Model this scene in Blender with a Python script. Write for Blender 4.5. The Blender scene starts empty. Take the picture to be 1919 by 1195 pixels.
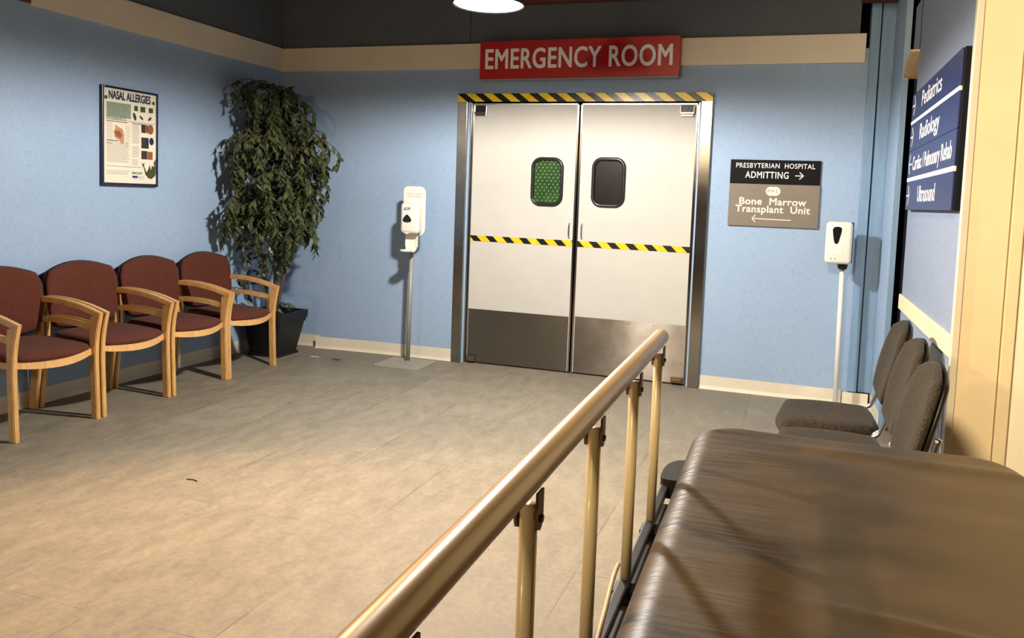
import bpy, bmesh, math, random
from mathutils import Vector, Matrix
random.seed(7)
PI = math.pi
COL = bpy.context.scene.collection

# ------------------------------------------------------------------ materials
def new_mat(name):
    m = bpy.data.materials.new(name); m.use_nodes = True
    nt = m.node_tree
    return m, nt, nt.nodes['Principled BSDF']

def N(nt, t, **kw):
    n = nt.nodes.new(t)
    for k, v in kw.items():
        if hasattr(n, k): setattr(n, k, v)
        else: n.inputs[k].default_value = v
    return n

def coords(nt, scale=(1, 1, 1), rot=(0, 0, 0), loc=(0, 0, 0)):
    tc = nt.nodes.new('ShaderNodeTexCoord'); mp = nt.nodes.new('ShaderNodeMapping')
    mp.inputs['Scale'].default_value = scale; mp.inputs['Rotation'].default_value = rot
    mp.inputs['Location'].default_value = loc
    nt.links.new(tc.outputs['Object'], mp.inputs['Vector'])
    return mp.outputs['Vector']

def noise(nt, vec, scale, detail=4, rough=.6):
    n = nt.nodes.new('ShaderNodeTexNoise')
    n.inputs['Scale'].default_value = scale; n.inputs['Detail'].default_value = detail
    n.inputs['Roughness'].default_value = rough
    nt.links.new(vec, n.inputs['Vector'])
    return n.outputs['Fac']

def ramp(nt, fac, a, b, pa=.3, pb=.7):
    r = nt.nodes.new('ShaderNodeValToRGB')
    r.color_ramp.elements[0].position = pa; r.color_ramp.elements[1].position = pb
    r.color_ramp.elements[0].color = (*a, 1); r.color_ramp.elements[1].color = (*b, 1)
    nt.links.new(fac, r.inputs['Fac'])
    return r.outputs['Color']

def mixc(nt, fac, a, b, mode='MIX'):
    m = nt.nodes.new('ShaderNodeMix'); m.data_type = 'RGBA'; m.blend_type = mode
    for s, v in ((m.inputs[0], fac), (m.inputs[6], a), (m.inputs[7], b)):
        if isinstance(v, (int, float)): s.default_value = v
        elif isinstance(v, tuple): s.default_value = (*v, 1)
        else: nt.links.new(v, s)
    return m.outputs[2]

def bump(nt, b, h, strength=.2, dist=.01):
    n = nt.nodes.new('ShaderNodeBump'); n.inputs['Strength'].default_value = strength
    n.inputs['Distance'].default_value = dist
    nt.links.new(h, n.inputs['Height']); nt.links.new(n.outputs['Normal'], b.inputs['Normal'])

def math_n(nt, op, a, b=None):
    m = nt.nodes.new('ShaderNodeMath'); m.operation = op
    for s, v in ((m.inputs[0], a), (m.inputs[1], b)):
        if v is None: continue
        if isinstance(v, (int, float)): s.default_value = v
        else: nt.links.new(v, s)
    return m.outputs[0]

def srgb(r, g, b):
    f = lambda c: ((c / 255 + .055) / 1.055) ** 2.4 if c > 10 else c / 255 / 12.92
    return (f(r), f(g), f(b))

def mottled(name, c, var=.12, scale=(1, 1, 1), ns=6, rough=.5, metal=0., bs=0., bscale=None, bdist=.004, spec=.5, coat=0.):
    """one colour with a soft procedural mottle and an optional bump"""
    m, nt, b = new_mat(name)
    v = coords(nt, scale)
    f = noise(nt, v, ns)
    a = tuple(max(0, x * (1 - var)) for x in c); d = tuple(min(1, x * (1 + var)) for x in c)
    nt.links.new(ramp(nt, f, a, d), b.inputs['Base Color'])
    b.inputs['Roughness'].default_value = rough; b.inputs['Metallic'].default_value = metal
    b.inputs['Specular IOR Level'].default_value = spec
    b.inputs['Coat Weight'].default_value = coat
    if bs:
        bump(nt, b, noise(nt, v, bscale or ns * 8, 3), bs, bdist)
    return m

M = {}
def wall_mat(name, base, dark):
    m, nt, b = new_mat(name)
    v = coords(nt)
    big = noise(nt, v, 1.3, 3)
    c = ramp(nt, big, dark, base, .25, .75)
    vs = coords(nt, (60, 60, 6))
    w1 = noise(nt, vs, 3, 2)
    vh = coords(nt, (6, 6, 70))
    w2 = noise(nt, vh, 3, 2)
    weave = math_n(nt, 'ADD', w1, w2)
    c = mixc(nt, .22, c, ramp(nt, weave, (.35, .35, .35), (1, 1, 1), .8, 1.2), 'MULTIPLY')
    nt.links.new(c, b.inputs['Base Color'])
    b.inputs['Roughness'].default_value = .75
    bump(nt, b, weave, .22, .004)
    return m
M['blue'] = wall_mat('blue_wall_paint', srgb(156, 180, 208), srgb(148, 172, 202))
M['blue_pale'] = wall_mat('pale_blue_wall_paint', srgb(140, 153, 176), srgb(133, 146, 170))
M['blue_dull'] = mottled('dull_blue_painted_wood', srgb(118, 148, 178), .1, (8, 8, 1), 5, .55, bs=.5, bscale=10, bdist=.004)
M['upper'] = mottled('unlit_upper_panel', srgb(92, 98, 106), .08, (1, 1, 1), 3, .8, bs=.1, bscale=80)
M['cream'] = mottled('cream_paint', srgb(238, 218, 178), .04, (1, 1, 1), 5, .55, bs=.05, bscale=60)
M['cream_trim'] = mottled('cream_trim_paint', srgb(226, 214, 192), .05, (1, 1, 1), 4, .6, bs=.06, bscale=60)
M['vinyl'] = mottled('off_white_vinyl_base', srgb(222, 212, 192), .06, (1, 1, 1), 5, .45)
M['pine'] = mottled('pale_bare_wood', srgb(210, 180, 135), .15, (12, 1, 12), 4, .6, bs=.15)
M['redwood'] = mottled('dark_red_brown_wood', srgb(98, 48, 32), .3, (2, 14, 14), 3, .7, bs=.3)
M['black_void'] = mottled('unlit_void_black', (.004, .004, .004), .1, rough=.9, spec=.1)  # darkness of the unlit spaces behind the walls, put into the colour
M['ceiling'] = mottled('dark_ceiling_board', srgb(70, 62, 58), .2, (1, 8, 1), 4, .8)
M['rearwall'] = mottled('warm_rear_wall', srgb(92, 78, 62), .08, ns=3, rough=.8)
M['door'] = mottled('door_off_white_laminate', srgb(192, 189, 182), .035, (1, 1, 1), 3, .6, bs=.03, bscale=40, spec=.15)
M['gasket'] = mottled('black_rubber', (.012, .012, .013), .2, rough=.28)
M['black_gloss'] = mottled('black_gloss', (.008, .008, .009), .2, rough=.15)
M['black_plastic'] = mottled('black_plastic', (.010, .0095, .0095), .2, rough=.42, bs=.05, spec=.35)
M['charcoal'] = mottled('charcoal_metal', (.02, .02, .021), .3, rough=.4, metal=.3)
M['chrome'] = mottled('chrome_tube', (.55, .54, .52), .05, rough=.2, metal=1)
M['white_plastic'] = mottled('white_plastic', srgb(228, 224, 212), .02, rough=.3)
M['white_paint'] = mottled('white_painted_steel', srgb(225, 222, 214), .03, rough=.35)
M['greypole'] = mottled('grey_painted_steel', srgb(150, 148, 142), .05, rough=.45, metal=.1)
M['greyplate'] = mottled('grey_floor_plate', srgb(150, 142, 128), .06, rough=.5)
M['cream_metal'] = mottled('cream_powder_coated_tube', srgb(198, 180, 138), .05, rough=.34, coat=.2)
M['bronze'] = mottled('champagne_anodised_tube', srgb(172, 144, 98), .05, (1, 1, 1), 4, .34, metal=.15, coat=.3)
M['bracket'] = mottled('dull_bracket_metal', srgb(120, 95, 70), .2, rough=.45, metal=.6)
M['soil'] = mottled('dark_soil', (.02, .014, .01), .4, ns=40, rough=.95, bs=1, bdist=.02)
M['bark'] = mottled('brown_bark', srgb(92, 72, 54), .35, (8, 8, 2), 6, .8, bs=.6, bscale=20)
M['red'] = mottled('red_sign_acrylic', srgb(188, 26, 28), .06, rough=.35)
M['white_letter'] = mottled('white_lettering', srgb(252, 250, 252), .02, rough=.5)
M['cream_letter'] = mottled('cream_lettering', srgb(235, 225, 200), .02, rough=.5)
M['sign_black'] = mottled('black_engraved_sign', (.003, .003, .003), .2, rough=.5, spec=.12)
M['sign_grey'] = mottled('grey_brown_sign', srgb(118, 108, 98), .06, rough=.4)
M['sign_blue'] = mottled('navy_blue_sign', srgb(26, 38, 92), .08, ns=3, rough=.3)
M['navy'] = mottled('navy_frame', srgb(18, 24, 52), .2, rough=.25)
M['paper'] = mottled('poster_paper', srgb(228, 220, 200), .02, rough=.35)
M['ink'] = mottled('grey_print', srgb(120, 116, 108), .1, rough=.6)
M['ink_navy'] = mottled('navy_print', srgb(18, 30, 70), .1, rough=.5)
M['ink_green'] = mottled('green_tint_print', srgb(132, 150, 128), .1, ns=30, rough=.5)
M['ink_dark'] = mottled('dark_print', srgb(48, 46, 40), .4, ns=40, rough=.5)
M['ink_olive'] = mottled('olive_print', srgb(62, 72, 36), .3, ns=40, rough=.5)
M['ink_skin'] = mottled('flesh_print', srgb(186, 138, 104), .25, ns=50, rough=.5)
M['ink_rust'] = mottled('rust_print', srgb(140, 84, 58), .3, ns=50, rough=.5)
M['ink_teal'] = mottled('teal_print', srgb(40, 110, 110), .1, rough=.5)
M['label_blue'] = mottled('blue_label', srgb(30, 36, 120), .05, rough=.4)
M['scrap_white'] = mottled('white_scrap', srgb(215, 210, 200), .05, rough=.6)
M['scrap_brown'] = mottled('brown_scrap', srgb(120, 80, 50), .3, rough=.6)

def wood_mat():
    m, nt, b = new_mat('maple_wood')
    v = coords(nt, (6, 30, 6)); f = noise(nt, v, 3, 5)
    v2 = coords(nt, (1, 1, 1)); f2 = noise(nt, v2, 5, 2)
    c = ramp(nt, f, srgb(196, 146, 84), srgb(222, 178, 114), .3, .7)
    c = mixc(nt, .25, c, ramp(nt, f2, srgb(185, 130, 70), srgb(235, 195, 135)), 'MIX')
    nt.links.new(c, b.inputs['Base Color'])
    b.inputs['Roughness'].default_value = .38; b.inputs['Coat Weight'].default_value = .15
    return m
M['maple'] = wood_mat()

def fabric(name, c1, c2, s=220, bs=.4):
    m, nt, b = new_mat(name)
    v = coords(nt); f = noise(nt, v, s, 2); g = noise(nt, v, 7, 3)
    c = ramp(nt, f, c1, c2, .35, .65)
    c = mixc(nt, .3, c, ramp(nt, g, (.65, .65, .65), (1, 1, 1)), 'MULTIPLY')
    nt.links.new(c, b.inputs['Base Color'])
    b.inputs['Roughness'].default_value = .9; b.inputs['Specular IOR Level'].default_value = .2
    b.inputs['Sheen Weight'].default_value = .05
    bump(nt, b, f, bs, .002)
    return m
M['burgundy'] = fabric('burgundy_fabric', srgb(76, 38, 28), srgb(98, 51, 38), 240, .3)
M['tweed'] = fabric('charcoal_tweed_fabric', srgb(15, 13, 9), srgb(62, 54, 42), 190, .5)

def floor_mat():
    m, nt, b = new_mat('grey_vinyl_floor_tiles')
    # bricks run along Y : rotate coordinates so that U = Y, V = X
    tc = nt.nodes.new('ShaderNodeTexCoord'); sep = nt.nodes.new('ShaderNodeSeparateXYZ'); com = nt.nodes.new('ShaderNodeCombineXYZ')
    nt.links.new(tc.outputs['Object'], sep.inputs[0])
    u = math_n(nt, 'ADD', sep.outputs['Y'], 3.20 + .86 * 20); vv = math_n(nt, 'ADD', sep.outputs['X'], .457 * 20 - 1.38)
    nt.links.new(u, com.inputs['X']); nt.links.new(vv, com.inputs['Y'])
    br = nt.nodes.new('ShaderNodeTexBrick'); br.offset = 0.; br.squash = 1.
    nt.links.new(com.outputs[0], br.inputs['Vector'])
    br.inputs['Scale'].default_value = 1; br.inputs['Brick Width'].default_value = .86; br.inputs['Row Height'].default_value = .457
    br.inputs['Mortar Size'].default_value = .0018; br.inputs['Mortar Smooth'].default_value = .1
    br.inputs['Color1'].default_value = (*srgb(130, 122, 107), 1); br.inputs['Color2'].default_value = (*srgb(142, 134, 117), 1)
    br.inputs['Mortar'].default_value = (*srgb(92, 84, 70), 1)
    v = coords(nt)
    patch = noise(nt, v, 1.4, 3)
    # seams fade in and out
    base = mixc(nt, ramp(nt, patch, (0, 0, 0), (1, 1, 1), .42, .60), srgb(136, 128, 112), br.outputs['Color'])
    vs = coords(nt, (2.2, 1, 1), rot=(0, 0, .5))
    st = noise(nt, vs, 5, 8, .72)
    c = mixc(nt, .5, base, ramp(nt, st, (.60, .59, .58), (1.06, 1.05, 1.03), .38, .64), 'MULTIPLY')
    fine = noise(nt, v, 38, 4, .7)
    c = mixc(nt, .4, c, ramp(nt, fine, (.6, .6, .6), (1, 1, 1), .35, .6), 'MULTIPLY')
    sp = noise(nt, v, 55, 1, .4)
    c = mixc(nt, ramp(nt, sp, (0, 0, 0), (1, 1, 1), .80, .83), c, srgb(175, 168, 150))
    nt.links.new(c, b.inputs['Base Color'])
    nt.links.new(ramp(nt, st, (.5, .5, .5), (.72, .72, .72)), b.inputs['Roughness'])
    b.inputs['Specular IOR Level'].default_value = .4
    h = mixc(nt, .25, br.outputs['Fac'], fine)
    bump(nt, b, math_n(nt, 'MULTIPLY', br.outputs['Fac'], -1.), .15, .002)
    return m
M['floor'] = floor_mat()

def brushed(name, c, rough=.3, horiz=True):
    m, nt, b = new_mat(name)
    v = coords(nt, (1.5, 1.5, 160) if horiz else (160, 160, 1.5))
    f = noise(nt, v, 3, 3)
    g = noise(nt, coords(nt), 2.5, 5)
    c2 = tuple(x * .8 for x in c)
    nt.links.new(mixc(nt, .5, ramp(nt, f, c2, c), ramp(nt, g, c2, c)), b.inputs['Base Color'])
    b.inputs['Metallic'].default_value = 1
    nt.links.new(ramp(nt, g, (rough * .8,) * 3, (rough * 1.25,) * 3), b.inputs['Roughness'])
    b.inputs['Anisotropic'].default_value = .9
    tg = nt.nodes.new('ShaderNodeCombineXYZ'); tg.inputs[2 if horiz else 0].default_value = 1.
    nt.links.new(tg.outputs[0], b.inputs['Tangent'])
    bump(nt, b, f, .05, .002)
    return m
M['steel'] = brushed('brushed_steel', (.31, .28, .245), .30)
M['steel_v'] = brushed('brushed_steel_frame', (.34, .33, .31), .24, False)

def hazard(name, period, slope, duty=.5, phase=0.):
    m, nt, b = new_mat(name)
    tc = nt.nodes.new('ShaderNodeTexCoord'); sep = nt.nodes.new('ShaderNodeSeparateXYZ')
    nt.links.new(tc.outputs['Object'], sep.inputs[0])
    s = math_n(nt, 'ADD', sep.outputs['X'], math_n(nt, 'MULTIPLY', sep.outputs['Z'], slope))
    s = math_n(nt, 'FRACT', math_n(nt, 'ADD', math_n(nt, 'DIVIDE', s, period), 100. + phase))
    k = math_n(nt, 'LESS_THAN', s, duty)
    nz = noise(nt, coords(nt), 14, 3)
    y = ramp(nt, nz, srgb(222, 178, 18), srgb(240, 205, 45))
    nt.links.new(mixc(nt, k, y, (.006, .006, .006)), b.inputs['Base Color'])
    b.inputs['Roughness'].default_value = .3
    return m
M['haz_top'] = hazard('hazard_stripes_frame', .153, 1.35, .48, .5)
M['haz_door'] = hazard('hazard_stripes_door', .145, 1.0, .46, .2)

def glass_green():
    m, nt, b = new_mat('green_dotted_pane')
    tc = nt.nodes.new('ShaderNodeTexCoord'); sep = nt.nodes.new('ShaderNodeSeparateXYZ')
    nt.links.new(tc.outputs['Object'], sep.inputs[0])
    p = .036; q = .026
    row = math_n(nt, 'FLOOR', math_n(nt, 'DIVIDE', sep.outputs['Z'], q))
    odd = math_n(nt, 'MULTIPLY', math_n(nt, 'MODULO', row, 2.), .5)
    fx = math_n(nt, 'SUBTRACT', math_n(nt, 'FRACT', math_n(nt, 'ADD', math_n(nt, 'DIVIDE', sep.outputs['X'], p), odd)), .5)
    fz = math_n(nt, 'SUBTRACT', math_n(nt, 'FRACT', math_n(nt, 'DIVIDE', sep.outputs['Z'], q)), .5)
    fz = math_n(nt, 'MULTIPLY', fz, .8)
    sk = math_n(nt, 'SUBTRACT', fx, math_n(nt, 'MULTIPLY', fz, .6))
    d = math_n(nt, 'ADD', math_n(nt, 'MULTIPLY', sk, sk), math_n(nt, 'MULTIPLY', math_n(nt, 'MULTIPLY', fz, fz), .6))
    dot = math_n(nt, 'LESS_THAN', d, .012)
    nz = noise(nt, coords(nt), 9, 3)
    g = ramp(nt, nz, srgb(24, 50, 24), srgb(46, 80, 36))
    nt.links.new(mixc(nt, dot, g, srgb(150, 175, 120)), b.inputs['Base Color'])
    b.inputs['Roughness'].default_value = .25
    return m
M['green_pane'] = glass_green()
M['dark_pane'] = mottled('dark_brown_pane', srgb(26, 18, 15), .3, ns=5, rough=.35, spec=.15)

def leaf_mat():
    m, nt, b = new_mat('ficus_leaf')
    v = coords(nt); f = noise(nt, v, 26, 2); g = noise(nt, v, 5, 2)
    c = ramp(nt, f, srgb(28, 36, 22), srgb(92, 104, 70), .3, .75)
    c = mixc(nt, .4, c, ramp(nt, g, srgb(48, 58, 34), srgb(88, 98, 60)))
    nt.links.new(c, b.inputs['Base Color'])
    b.inputs['Roughness'].default_value = .42; b.inputs['Specular IOR Level'].default_value = .4
    return m
M['leaf'] = leaf_mat()

def vinyl_mat():
    m, nt, b = new_mat('dark_brown_vinyl_cover')
    v = coords(nt)
    vs = coords(nt, (1, 9, 1)); f = noise(nt, vs, 3, 5, .6)
    g = noise(nt, v, 4, 5, .6)
    c = ramp(nt, g, srgb(44, 36, 20), srgb(74, 59, 35), .3, .7)
    c = mixc(nt, .06, c, ramp(nt, f, (.5, .5, .5), (1, 1, 1)), 'MULTIPLY')
    nt.links.new(c, b.inputs['Base Color'])
    nt.links.new(ramp(nt, g, (.40, .40, .40), (.54, .54, .54)), b.inputs['Roughness'])
    b.inputs['Specular IOR Level'].default_value = .38
    wr = noise(nt, coords(nt, (1.6, 7, 4), rot=(0, 0, .12)), 1.8, 3, .5)
    fine = noise(nt, v, 130, 2)
    sep = nt.nodes.new('ShaderNodeSeparateXYZ'); tcc = nt.nodes.new('ShaderNodeTexCoord'); nt.links.new(tcc.outputs['Object'], sep.inputs[0])
    mr = nt.nodes.new('ShaderNodeMapRange'); nt.links.new(sep.outputs['X'], mr.inputs[0])
    mr.inputs[1].default_value = -.12; mr.inputs[2].default_value = .08; mr.inputs[3].default_value = 1; mr.inputs[4].default_value = 0
    cr_ = noise(nt, coords(nt, (2.5, 26, 5), rot=(0, 0, -.1)), 1.6, 3, .6)
    cr_ = math_n(nt, 'MULTIPLY', math_n(nt, 'POWER', cr_, 3.), mr.outputs[0])
    h = math_n(nt, 'ADD', math_n(nt, 'MULTIPLY', wr, .5), math_n(nt, 'MULTIPLY', fine, .03))
    h = math_n(nt, 'ADD', h, math_n(nt, 'MULTIPLY', cr_, 5.))
    bump(nt, b, h, .12, .02)
    return m
M['mattress'] = vinyl_mat()

def emit(name, c, s):
    m, nt, b = new_mat(name)
    b.inputs['Base Color'].default_value = (1, 1, 1, 1)
    lw = nt.nodes.new('ShaderNodeTexNoise'); lw.inputs['Scale'].default_value = 3
    b.inputs['Emission Color'].default_value = (*c, 1); b.inputs['Emission Strength'].default_value = s
    return m

# ------------------------------------------------------------------ geometry helpers
def link_mesh(name, bm, mats, parent=None, smooth=False, recalc=True):
    if recalc: bmesh.ops.recalc_face_normals(bm, faces=bm.faces)
    me = bpy.data.meshes.new(name); bm.to_mesh(me); bm.free()
    if not isinstance(mats, (list, tuple)): mats = [mats]
    for m in mats: me.materials.append(m)
    if smooth:
        for p in me.polygons: p.use_smooth = True
    o = bpy.data.objects.new(name, me); COL.objects.link(o)
    if parent is not None: o.parent = parent
    return o

def add_box(bm, x0, x1, y0, y1, z0, z1, bev=0., seg=2, mi=0):
    vs = [bm.verts.new(p) for p in ((x0, y0, z0), (x1, y0, z0), (x1, y1, z0), (x0, y1, z0), (x0, y0, z1), (x1, y0, z1), (x1, y1, z1), (x0, y1, z1))]
    fs = [bm.faces.new([vs[i] for i in f]) for f in ((0, 3, 2, 1), (4, 5, 6, 7), (0, 1, 5, 4), (1, 2, 6, 5), (2, 3, 7, 6), (3, 0, 4, 7))]
    for f in fs: f.material_index = mi
    if bev:
        es = set(e for f in fs for e in f.edges)
        r = bmesh.ops.bevel(bm, geom=list(es), offset=bev, segments=seg, affect='EDGES', profile=.5)
        for f in r['faces']: f.material_index = mi

def add_prism(bm, pts, h0, h1, plane='uv', mi=0):
    """extrude a 2D outline. plane 'xz': pts=(x,z), extruded along y; 'xy': along z; 'yz': along x"""
    def P(a, b, h):
        return {'xz': (a, h, b), 'xy': (a, b, h), 'yz': (h, a, b)}[plane]
    lo = [bm.verts.new(P(a, b, h0)) for a, b in pts]; hi = [bm.verts.new(P(a, b, h1)) for a, b in pts]
    n = len(pts); fs = [bm.faces.new(lo[::-1]), bm.faces.new(hi)]
    for i in range(n): fs.append(bm.faces.new((lo[i], lo[(i + 1) % n], hi[(i + 1) % n], hi[i])))
    for f in fs: f.material_index = mi
    return fs

def rrect(cx, cy, w, h, r, seg=6):
    """rounded rectangle outline; r may be (bl, br, tr, tl)"""
    if not isinstance(r, tuple): r = (r,) * 4
    pts = []
    for (sx, sy, a0, rr) in ((-1, -1, PI, r[0]), (1, -1, 1.5 * PI, r[1]), (1, 1, 0, r[2]), (-1, 1, .5 * PI, r[3])):
        ox = cx + sx * (w / 2 - rr); oy = cy + sy * (h / 2 - rr)
        for i in range(seg + 1):
            a = a0 + .5 * PI * i / seg
            pts.append((ox + rr * math.cos(a), oy + rr * math.sin(a)))
    out = []
    for p in pts:
        if not out or (abs(p[0] - out[-1][0]) + abs(p[1] - out[-1][1])) > 1e-6: out.append(p)
    if abs(out[0][0] - out[-1][0]) + abs(out[0][1] - out[-1][1]) < 1e-6: out.pop()
    return out

def add_tube(bm, path, r, seg=12, caps=True, closed=False, mi=0, flat=1.):
    """sweep a circle along a path (list of points); r may be a list"""
    P = [Vector(p) for p in path]; n = len(P)
    rings = []; up = None
    for i in range(n):
        if closed: t = (P[(i + 1) % n] - P[i - 1]).normalized()
        elif i == 0: t = (P[1] - P[0]).normalized()
        elif i == n - 1: t = (P[-1] - P[-2]).normalized()
        else: t = ((P[i + 1] - P[i]).normalized() + (P[i] - P[i - 1]).normalized()).normalized()
        if up is None:
            up = Vector((0, 0, 1)) if abs(t.z) < .9 else Vector((1, 0, 0))
        a = (up - t * up.dot(t)).normalized(); up = a
        b = t.cross(a)
        rr = r[i] if isinstance(r, (list, tuple)) else r
        rings.append([bm.verts.new(P[i] + (a * math.cos(2 * PI * k / seg) + b * math.sin(2 * PI * k / seg) * flat) * rr) for k in range(seg)])
    m = n if closed else n - 1
    for i in range(m):
        A = rings[i]; B = rings[(i + 1) % n]
        for k in range(seg):
            f = bm.faces.new((A[k], A[(k + 1) % seg], B[(k + 1) % seg], B[k])); f.material_index = mi
    if caps and not closed:
        bm.faces.new(rings[0][::-1]).material_index = mi; bm.faces.new(rings[-1]).material_index = mi

def smooth_path(pts, n=6):
    """Catmull-Rom"""
    P = [Vector(p) for p in pts]; out = []
    for i in range(len(P) - 1):
        p0 = P[max(i - 1, 0)]; p1 = P[i]; p2 = P[i + 1]; p3 = P[min(i + 2, len(P) - 1)]
        for k in range(n):
            t = k / n
            out.append(.5 * ((2 * p1) + (p2 - p0) * t + (2 * p0 - 5 * p1 + 4 * p2 - p3) * t * t + (3 * p1 - p0 - 3 * p2 + p3) * t ** 3))
    out.append(P[-1]); return out

def add_lathe(bm, prof, cx=0, cy=0, seg=32, mi=0):
    rings = []
    for r, z in prof:
        if r < 1e-6: rings.append([bm.verts.new((cx, cy, z))])
        else: rings.append([bm.verts.new((cx + r * math.cos(2 * PI * k / seg), cy + r * math.sin(2 * PI * k / seg), z)) for k in range(seg)])
    for A, B in zip(rings, rings[1:]):
        for k in range(seg):
            k2 = (k + 1) % seg
            if len(A) == 1 and len(B) == 1: continue
            if len(A) == 1: f = bm.faces.new((A[0], B[k2], B[k]))
            elif len(B) == 1: f = bm.faces.new((A[k], A[k2], B[0]))
            else: f = bm.faces.new((A[k], A[k2], B[k2], B[k]))
            f.material_index = mi

def stroke(bm, pts, w, n0, n1, round_ends=True):
    """flat ribbon in the u-v plane (local sign coordinates x=u, z=v, y=-n)"""
    for (a, b) in zip(pts, pts[1:]):
        a = Vector(a); b = Vector(b); t = (b - a)
        if t.length < 1e-6: continue
        t.normalize(); s = Vector((-t.y, t.x)) * w / 2
        e = t * (w * .35 if round_ends else 0)
        q = [a - e + s, a - e - s, b + e - s, b + e + s]
        add_prism(bm, [(p.x, p.y) for p in q], -n0, -n1, 'xz')

def empty(name, label, cat, loc=(0, 0, 0), rot=(0, 0, 0), group=None):
    o = bpy.data.objects.new(name, None); COL.objects.link(o)
    o.location = loc; o.rotation_euler = rot; o.empty_display_size = .1
    o['label'] = label; o['category'] = cat
    if group: o['group'] = group
    return o

def tag(o, label, cat, group=None, kind=None):
    o['label'] = label; o['category'] = cat
    if group: o['group'] = group
    if kind: o['kind'] = kind
    return o

def struct(o, label, cat):
    o['label'] = label; o['category'] = cat; o['kind'] = 'structure'; return o

def struct_empty(name, label, cat):
    o = empty(name, label, cat); o['kind'] = 'structure'; return o

def boxes(name, bl, mat, parent=None, bev=0., seg=2):
    bm = bmesh.new()
    for b in bl: add_box(bm, *b, bev=bev, seg=seg)
    return link_mesh(name, bm, mat, parent)

def text_bm(bm, body, u, v, cap, width=None, n=.001, bold=0., align='L', space=1., shear=0., depth=.0006):
    """lettering into bm, local sign coordinates x=u, z=v, facing -y; u,v = baseline start (or centre)"""
    cu = bpy.data.curves.new('txt', 'FONT'); cu.body = body; cu.size = 1
    cu.space_character = space; cu.resolution_u = 4; cu.fill_mode = 'BOTH'; cu.shear = shear
    o = bpy.data.objects.new('txt', cu)
    COL.objects.link(o)
    dg = bpy.context.evaluated_depsgraph_get(); dg.update()
    me = bpy.data.meshes.new_from_object(o.evaluated_get(dg))
    xs = [p.co.x for p in me.vertices]
    x0, x1 = min(xs), max(xs)
    # cap height measured on a capital letter
    capn = text_bm.cap
    if capn is None:
        cu.body = 'H'; dg.update()
        m2 = bpy.data.meshes.new_from_object(o.evaluated_get(dg)); ys = [p.co.y for p in m2.vertices]
        capn = text_bm.cap = max(ys) - min(ys); bpy.data.meshes.remove(m2)
    sy = cap / capn; sx = (width / (x1 - x0)) if width else sy
    w = (x1 - x0) * sx
    off = {'L': u, 'C': u - w / 2, 'R': u - w}[align]
    bb = bold * sy
    ring = [(0, 0)] + ([(bb * math.cos(k * PI / 4), bb * math.sin(k * PI / 4)) for k in range(8)] if bold else [])
    for ki, (dx, dz) in enumerate(ring):
        vm = {}
        for p in me.vertices: vm[p.index] = bm.verts.new((off + (p.co.x - x0) * sx + dx, -n - ki * 8e-6, v + p.co.y * sy + dz))
        for f in me.polygons:
            try: bm.faces.new([vm[i] for i in f.vertices])
            except ValueError: pass
    bpy.data.objects.remove(o); bpy.data.curves.remove(cu); bpy.data.meshes.remove(me)
text_bm.cap = None

def lettering(name, parent, mat, items):
    for it in items: o = lettering_line(name, parent, mat, it)
    return o
def lettering_line(name, parent, mat, it):
    bm = bmesh.new()
    text_bm(bm, **it)
    bmesh.ops.recalc_face_normals(bm, faces=bm.faces)
    # make every letter face -y
    for f in bm.faces:
        if f.normal.y > 0: f.normal_flip()
    return link_mesh(name, bm, mat, parent, recalc=False)

# ------------------------------------------------------------------ room shell
H = 3.15
bm = bmesh.new(); add_box(bm, -.15, 7.2, -10.2, .2, -.1, 0); fl = link_mesh('floor', bm, M['floor'])
struct(fl, 'grey-brown vinyl tile floor with scuffs and faint seams', 'floor')
bm = bmesh.new(); add_box(bm, -.15, 7.2, -10.2, .6, H, H + .1)
struct(link_mesh('ceiling', bm, M['ceiling']), 'dark board ceiling above the room', 'ceiling')

bm = bmesh.new()
add_box(bm, 0, 1.80, 0, .12, 0, 2.5); add_box(bm, 3.64, 4.785, 0, .12, 0, 2.5); add_box(bm, 1.80, 3.64, 0, .12, 2.14, 2.5)
wb = struct(link_mesh('wall_back', bm, M['blue']), 'blue painted wall behind the double doors', 'wall')
bm = bmesh.new()
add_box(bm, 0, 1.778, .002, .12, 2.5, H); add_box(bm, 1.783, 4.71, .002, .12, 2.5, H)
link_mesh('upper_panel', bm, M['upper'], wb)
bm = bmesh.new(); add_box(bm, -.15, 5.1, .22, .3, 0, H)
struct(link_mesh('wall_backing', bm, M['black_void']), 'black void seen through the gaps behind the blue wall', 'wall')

bm = bmesh.new(); add_box(bm, -.12, 0, -10.2, .2, 0, 2.5)
wl = struct(link_mesh('wall_left', bm, M['blue']), 'blue painted wall behind the row of burgundy chairs', 'wall')
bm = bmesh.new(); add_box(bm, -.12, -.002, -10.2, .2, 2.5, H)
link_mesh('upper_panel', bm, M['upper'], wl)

# vertical painted boards in the right-hand corner
bm = bmesh.new(); add_box(bm, 4.775, 4.838, -.045, .10, .10, 2.84, bev=.004)
struct(link_mesh('trim_1', bm, M['blue_dull']), 'narrow rough blue post at the right end of the back wall', 'trim')
bm = bmesh.new(); add_box(bm, 4.846, 4.932, -.03, .10, .10, 2.84, bev=.003)
struct(link_mesh('trim_2', bm, M['blue_dull']), 'wide blue board filling the right back corner', 'trim')

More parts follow.
